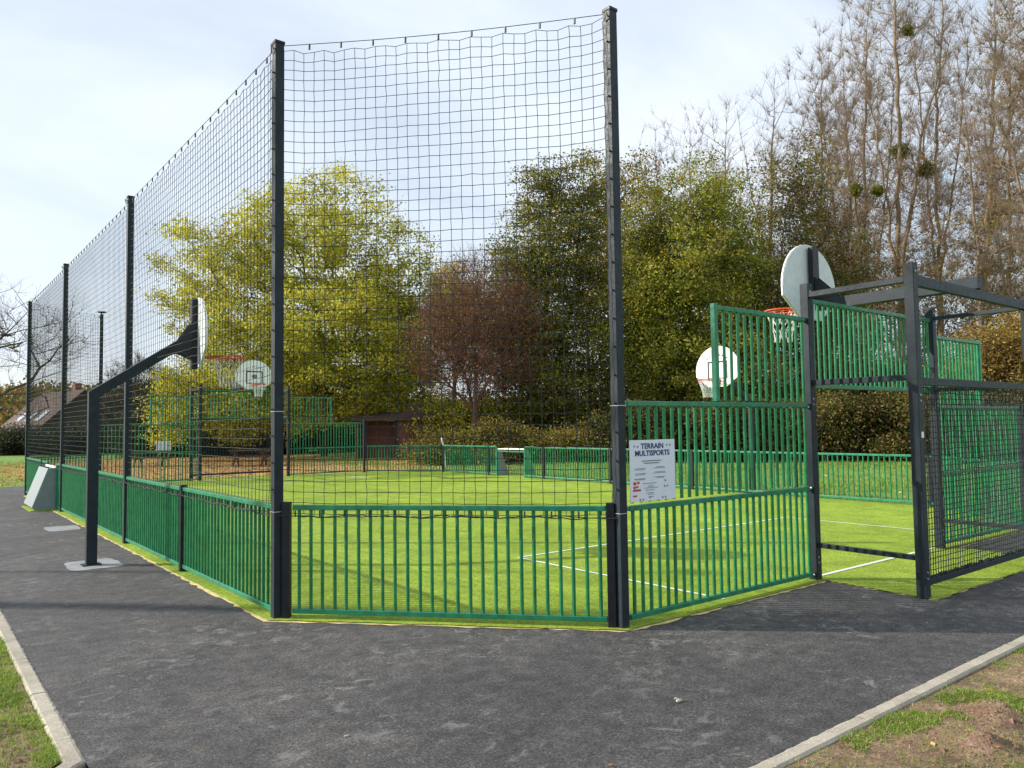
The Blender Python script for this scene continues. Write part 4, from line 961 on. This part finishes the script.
for k in range(3):
    x = -2.6 + k * 2.3; f0, f1 = .62, .42
    zz = lambda f: e_ - .35 + (rd - e_ + .35) * (1 - f) + .20
    MB().ext(lw_(hs, [(x, -(W_ + .5) * .80, zz(.80)), (x + 1.0, -(W_ + .5) * .80, zz(.80)), (x + 1.0, -(W_ + .5) * .55, zz(.55)), (x, -(W_ + .5) * .55, zz(.55))]), Vector((0, 0, .06))).build('skylight', M['skylight'], rfo)
MB().box(WM[hs] @ Vector((2.5, .3, rd + .3)), (.6, .6, 1.1), Matrix.Rotation(ang, 3, 'Z')).build('chimney', M['brick'], rfo)

b0 = at(398, 440, 45); ang = math.atan2(CR.y, CR.x)
sh = thing('shed', 'brown open fronted shelter with a small gable, beyond the far right corner', 'shed', (b0.x, b0.y, 0), ang)
S = lambda *p: WM[sh] @ Vector(p); RS = Matrix.Rotation(ang, 3, 'Z')
MB().box(S(-.9, .9, 1.05), (3.0, .1, 2.15), RS).build('back_wall', M['wood_dark'], sh); MB().box(S(-2.35, .3, 1.05), (.1, 1.2, 2.15), RS).build('side_wall', M['wood_dark'], sh)
MB().box(S(.85, .35, 1.15), (1.85, 1.4, 2.35), RS).build('closed_bay', M['wood_dark'], sh, .02)
MB().box(S(1.95, .1, 1.1), (.35, .9, 2.25), RS).build('brick_pier', M['brick'], sh)
MB().box(S(-.1, -.45, 1.05), (.09, .09, 2.15), RS).build('post', M['anthracite'], sh)
rr_ = MB(); rr_.ext([S(-2.6, -.75, 2.15), S(2.3, -.75, 2.15), S(2.3, 1.3, 2.6), S(-2.6, 1.3, 2.6)], (0, 0, .09)); ro_ = rr_.build('roof', M['roof'], sh)
gg = MB(); gg.ext([S(-.1, -.6, 2.25), S(1.9, -.6, 2.25), S(.9, -.6, 3.05)], RS @ Vector((0, 1.5, 0))); gg.build('gable', M['soffit'], sh)
def picnic(x, D, label):
    b = at(x, 440, D); t = thing('picnic_table', label, 'picnic table', (b.x, b.y, -.03), math.atan2(CR.y, CR.x) + R(8), 'picnic tables beyond the far goal')
    S = lambda *p: WM[t] @ Vector(p); Q = Matrix.Rotation(t.rotation_euler.z, 3, 'Z')
    m_ = MB(); [m_.box(S(0, -.3 + .15 * k, .76), (1.9, .135, .045), Q) for k in range(5)]; m_.build('table_top', M['wood_dark'], t)
    for s in (-1, 1):
        m_ = MB(); m_.box(S(0, s * .72, .45), (1.9, .13, .04), Q); m_.box(S(0, s * .58, .45), (1.9, .13, .04), Q); m_.build('bench', M['wood_dark'], t)
    for sx in (-.65, .65):
        for s in (-1, 1): MB().bar(S(sx, s * .18, .74), S(sx, s * .6, 0), .06, .1).build('leg', M['wood_dark'], t)
        MB().bar(S(sx + .07, -.78, .41), S(sx + .07, .78, .41), .05, .1).build('cross_beam', M['wood_dark'], t)
picnic(250, 37.5, 'dark wooden picnic table left of the thick near net post, on fallen leaves')
picnic(152, 38.5, 'dark wooden picnic table before the white notice board, seen through the left net')
def lamp(x, y, h, label, grp=None):
    t = thing('street_lamp', label, 'street lamp', (x, y, 0)); MB().tube([(x, y, -.1), (x, y, h * .5), (x, y, h)], [.07, .055, .04], 10).build('pole', M['anthracite'], t)
    c = CR; hd = MB(); hd.box((x + c.x * .05, y + c.y * .05, h + .05), (.45, .3, .09), Matrix.Rotation(math.atan2(c.y, c.x), 3, 'Z')); hd.build('lamp_head', M['anth_dark'], t, .03)
p = at(101.5, 313, 50); lamp(p.x, p.y, p.z, 'slim street lamp with a flat head, seen through the left net')
b = at(164, 440, 39)
nb = thing('notice_board', 'small white notice board on posts under the yellow trees', 'notice board', (b.x, b.y, -.03), math.atan2(CR.y, CR.x))
for s in (-.25, .25): MB().box(WM[nb] @ Vector((s, 0, .55)), (.05, .05, 1.15)).build('post', M['steel'], nb)
MB().box(WM[nb] @ Vector((0, -.04, 1.0)), (.72, .03, .5), Matrix.Rotation(math.atan2(CR.y, CR.x), 3, 'Z')).build('board', M['white'], nb)
b = at(445, 440, 34); wp = thing('marker_post', 'short white post leaning beside the shed', 'post', (b.x, b.y, 0))
MB().tube([(b.x, b.y, -.05), (b.x - .06, b.y, .6), (b.x - .15, b.y + .02, 1.22)], [.05, .045, .04], 8).build('shaft', M['white'], wp)
MB().tube([(b.x - .15, b.y + .02, 1.22), (b.x - .16, b.y + .02, 1.28)], [.045, .02], 8).build('tip', M['white'], wp)
# pale pebbles on the asphalt
for i, (x, y, s_, lab) in enumerate(((-1.03, -1.47, .021, 'larger pale pebble lying on the asphalt near the picture bottom'), (-1.005, -1.425, .012, 'smaller pale pebble just behind the larger one on the asphalt'), (-2.9, -.6, .012, 'tiny pale pebble alone on the asphalt at the bottom centre'))):
    import bmesh
    bm = bmesh.new(); bmesh.ops.create_icosphere(bm, subdivisions=2, radius=s_)
    for v in bm.verts: v.co = Vector((v.co.x * 1.2, v.co.y * .8, v.co.z * .5)) * (1 + .18 * math.sin(v.co.x * 190 + v.co.y * 140 + i))
    me = bpy.data.meshes.new('pebble'); bm.to_mesh(me); bm.free(); o = link('pebble', me, M['concrete']); o.location = (x, y, s_ * .4); tag(o, lab, 'pebble', 'pale pebbles on the asphalt')
# what stands outside the left of the frame and throws the two long shadows over the path
lamp(-14.5, 17.0, 11, 'street lamp on the grass left of the path')
tree('bare tree on the grass left of the path, outside the picture', 'bare tree', -1207, 9.63, [[(-1207, -200, 0), (-1200, -420, 0)]], [(-1200, -520, 200, 130, 0)], 120, [], M['bark_grey'], 213, None, 'bare_tree', rtip=.018, expo=.5, twigs=600)
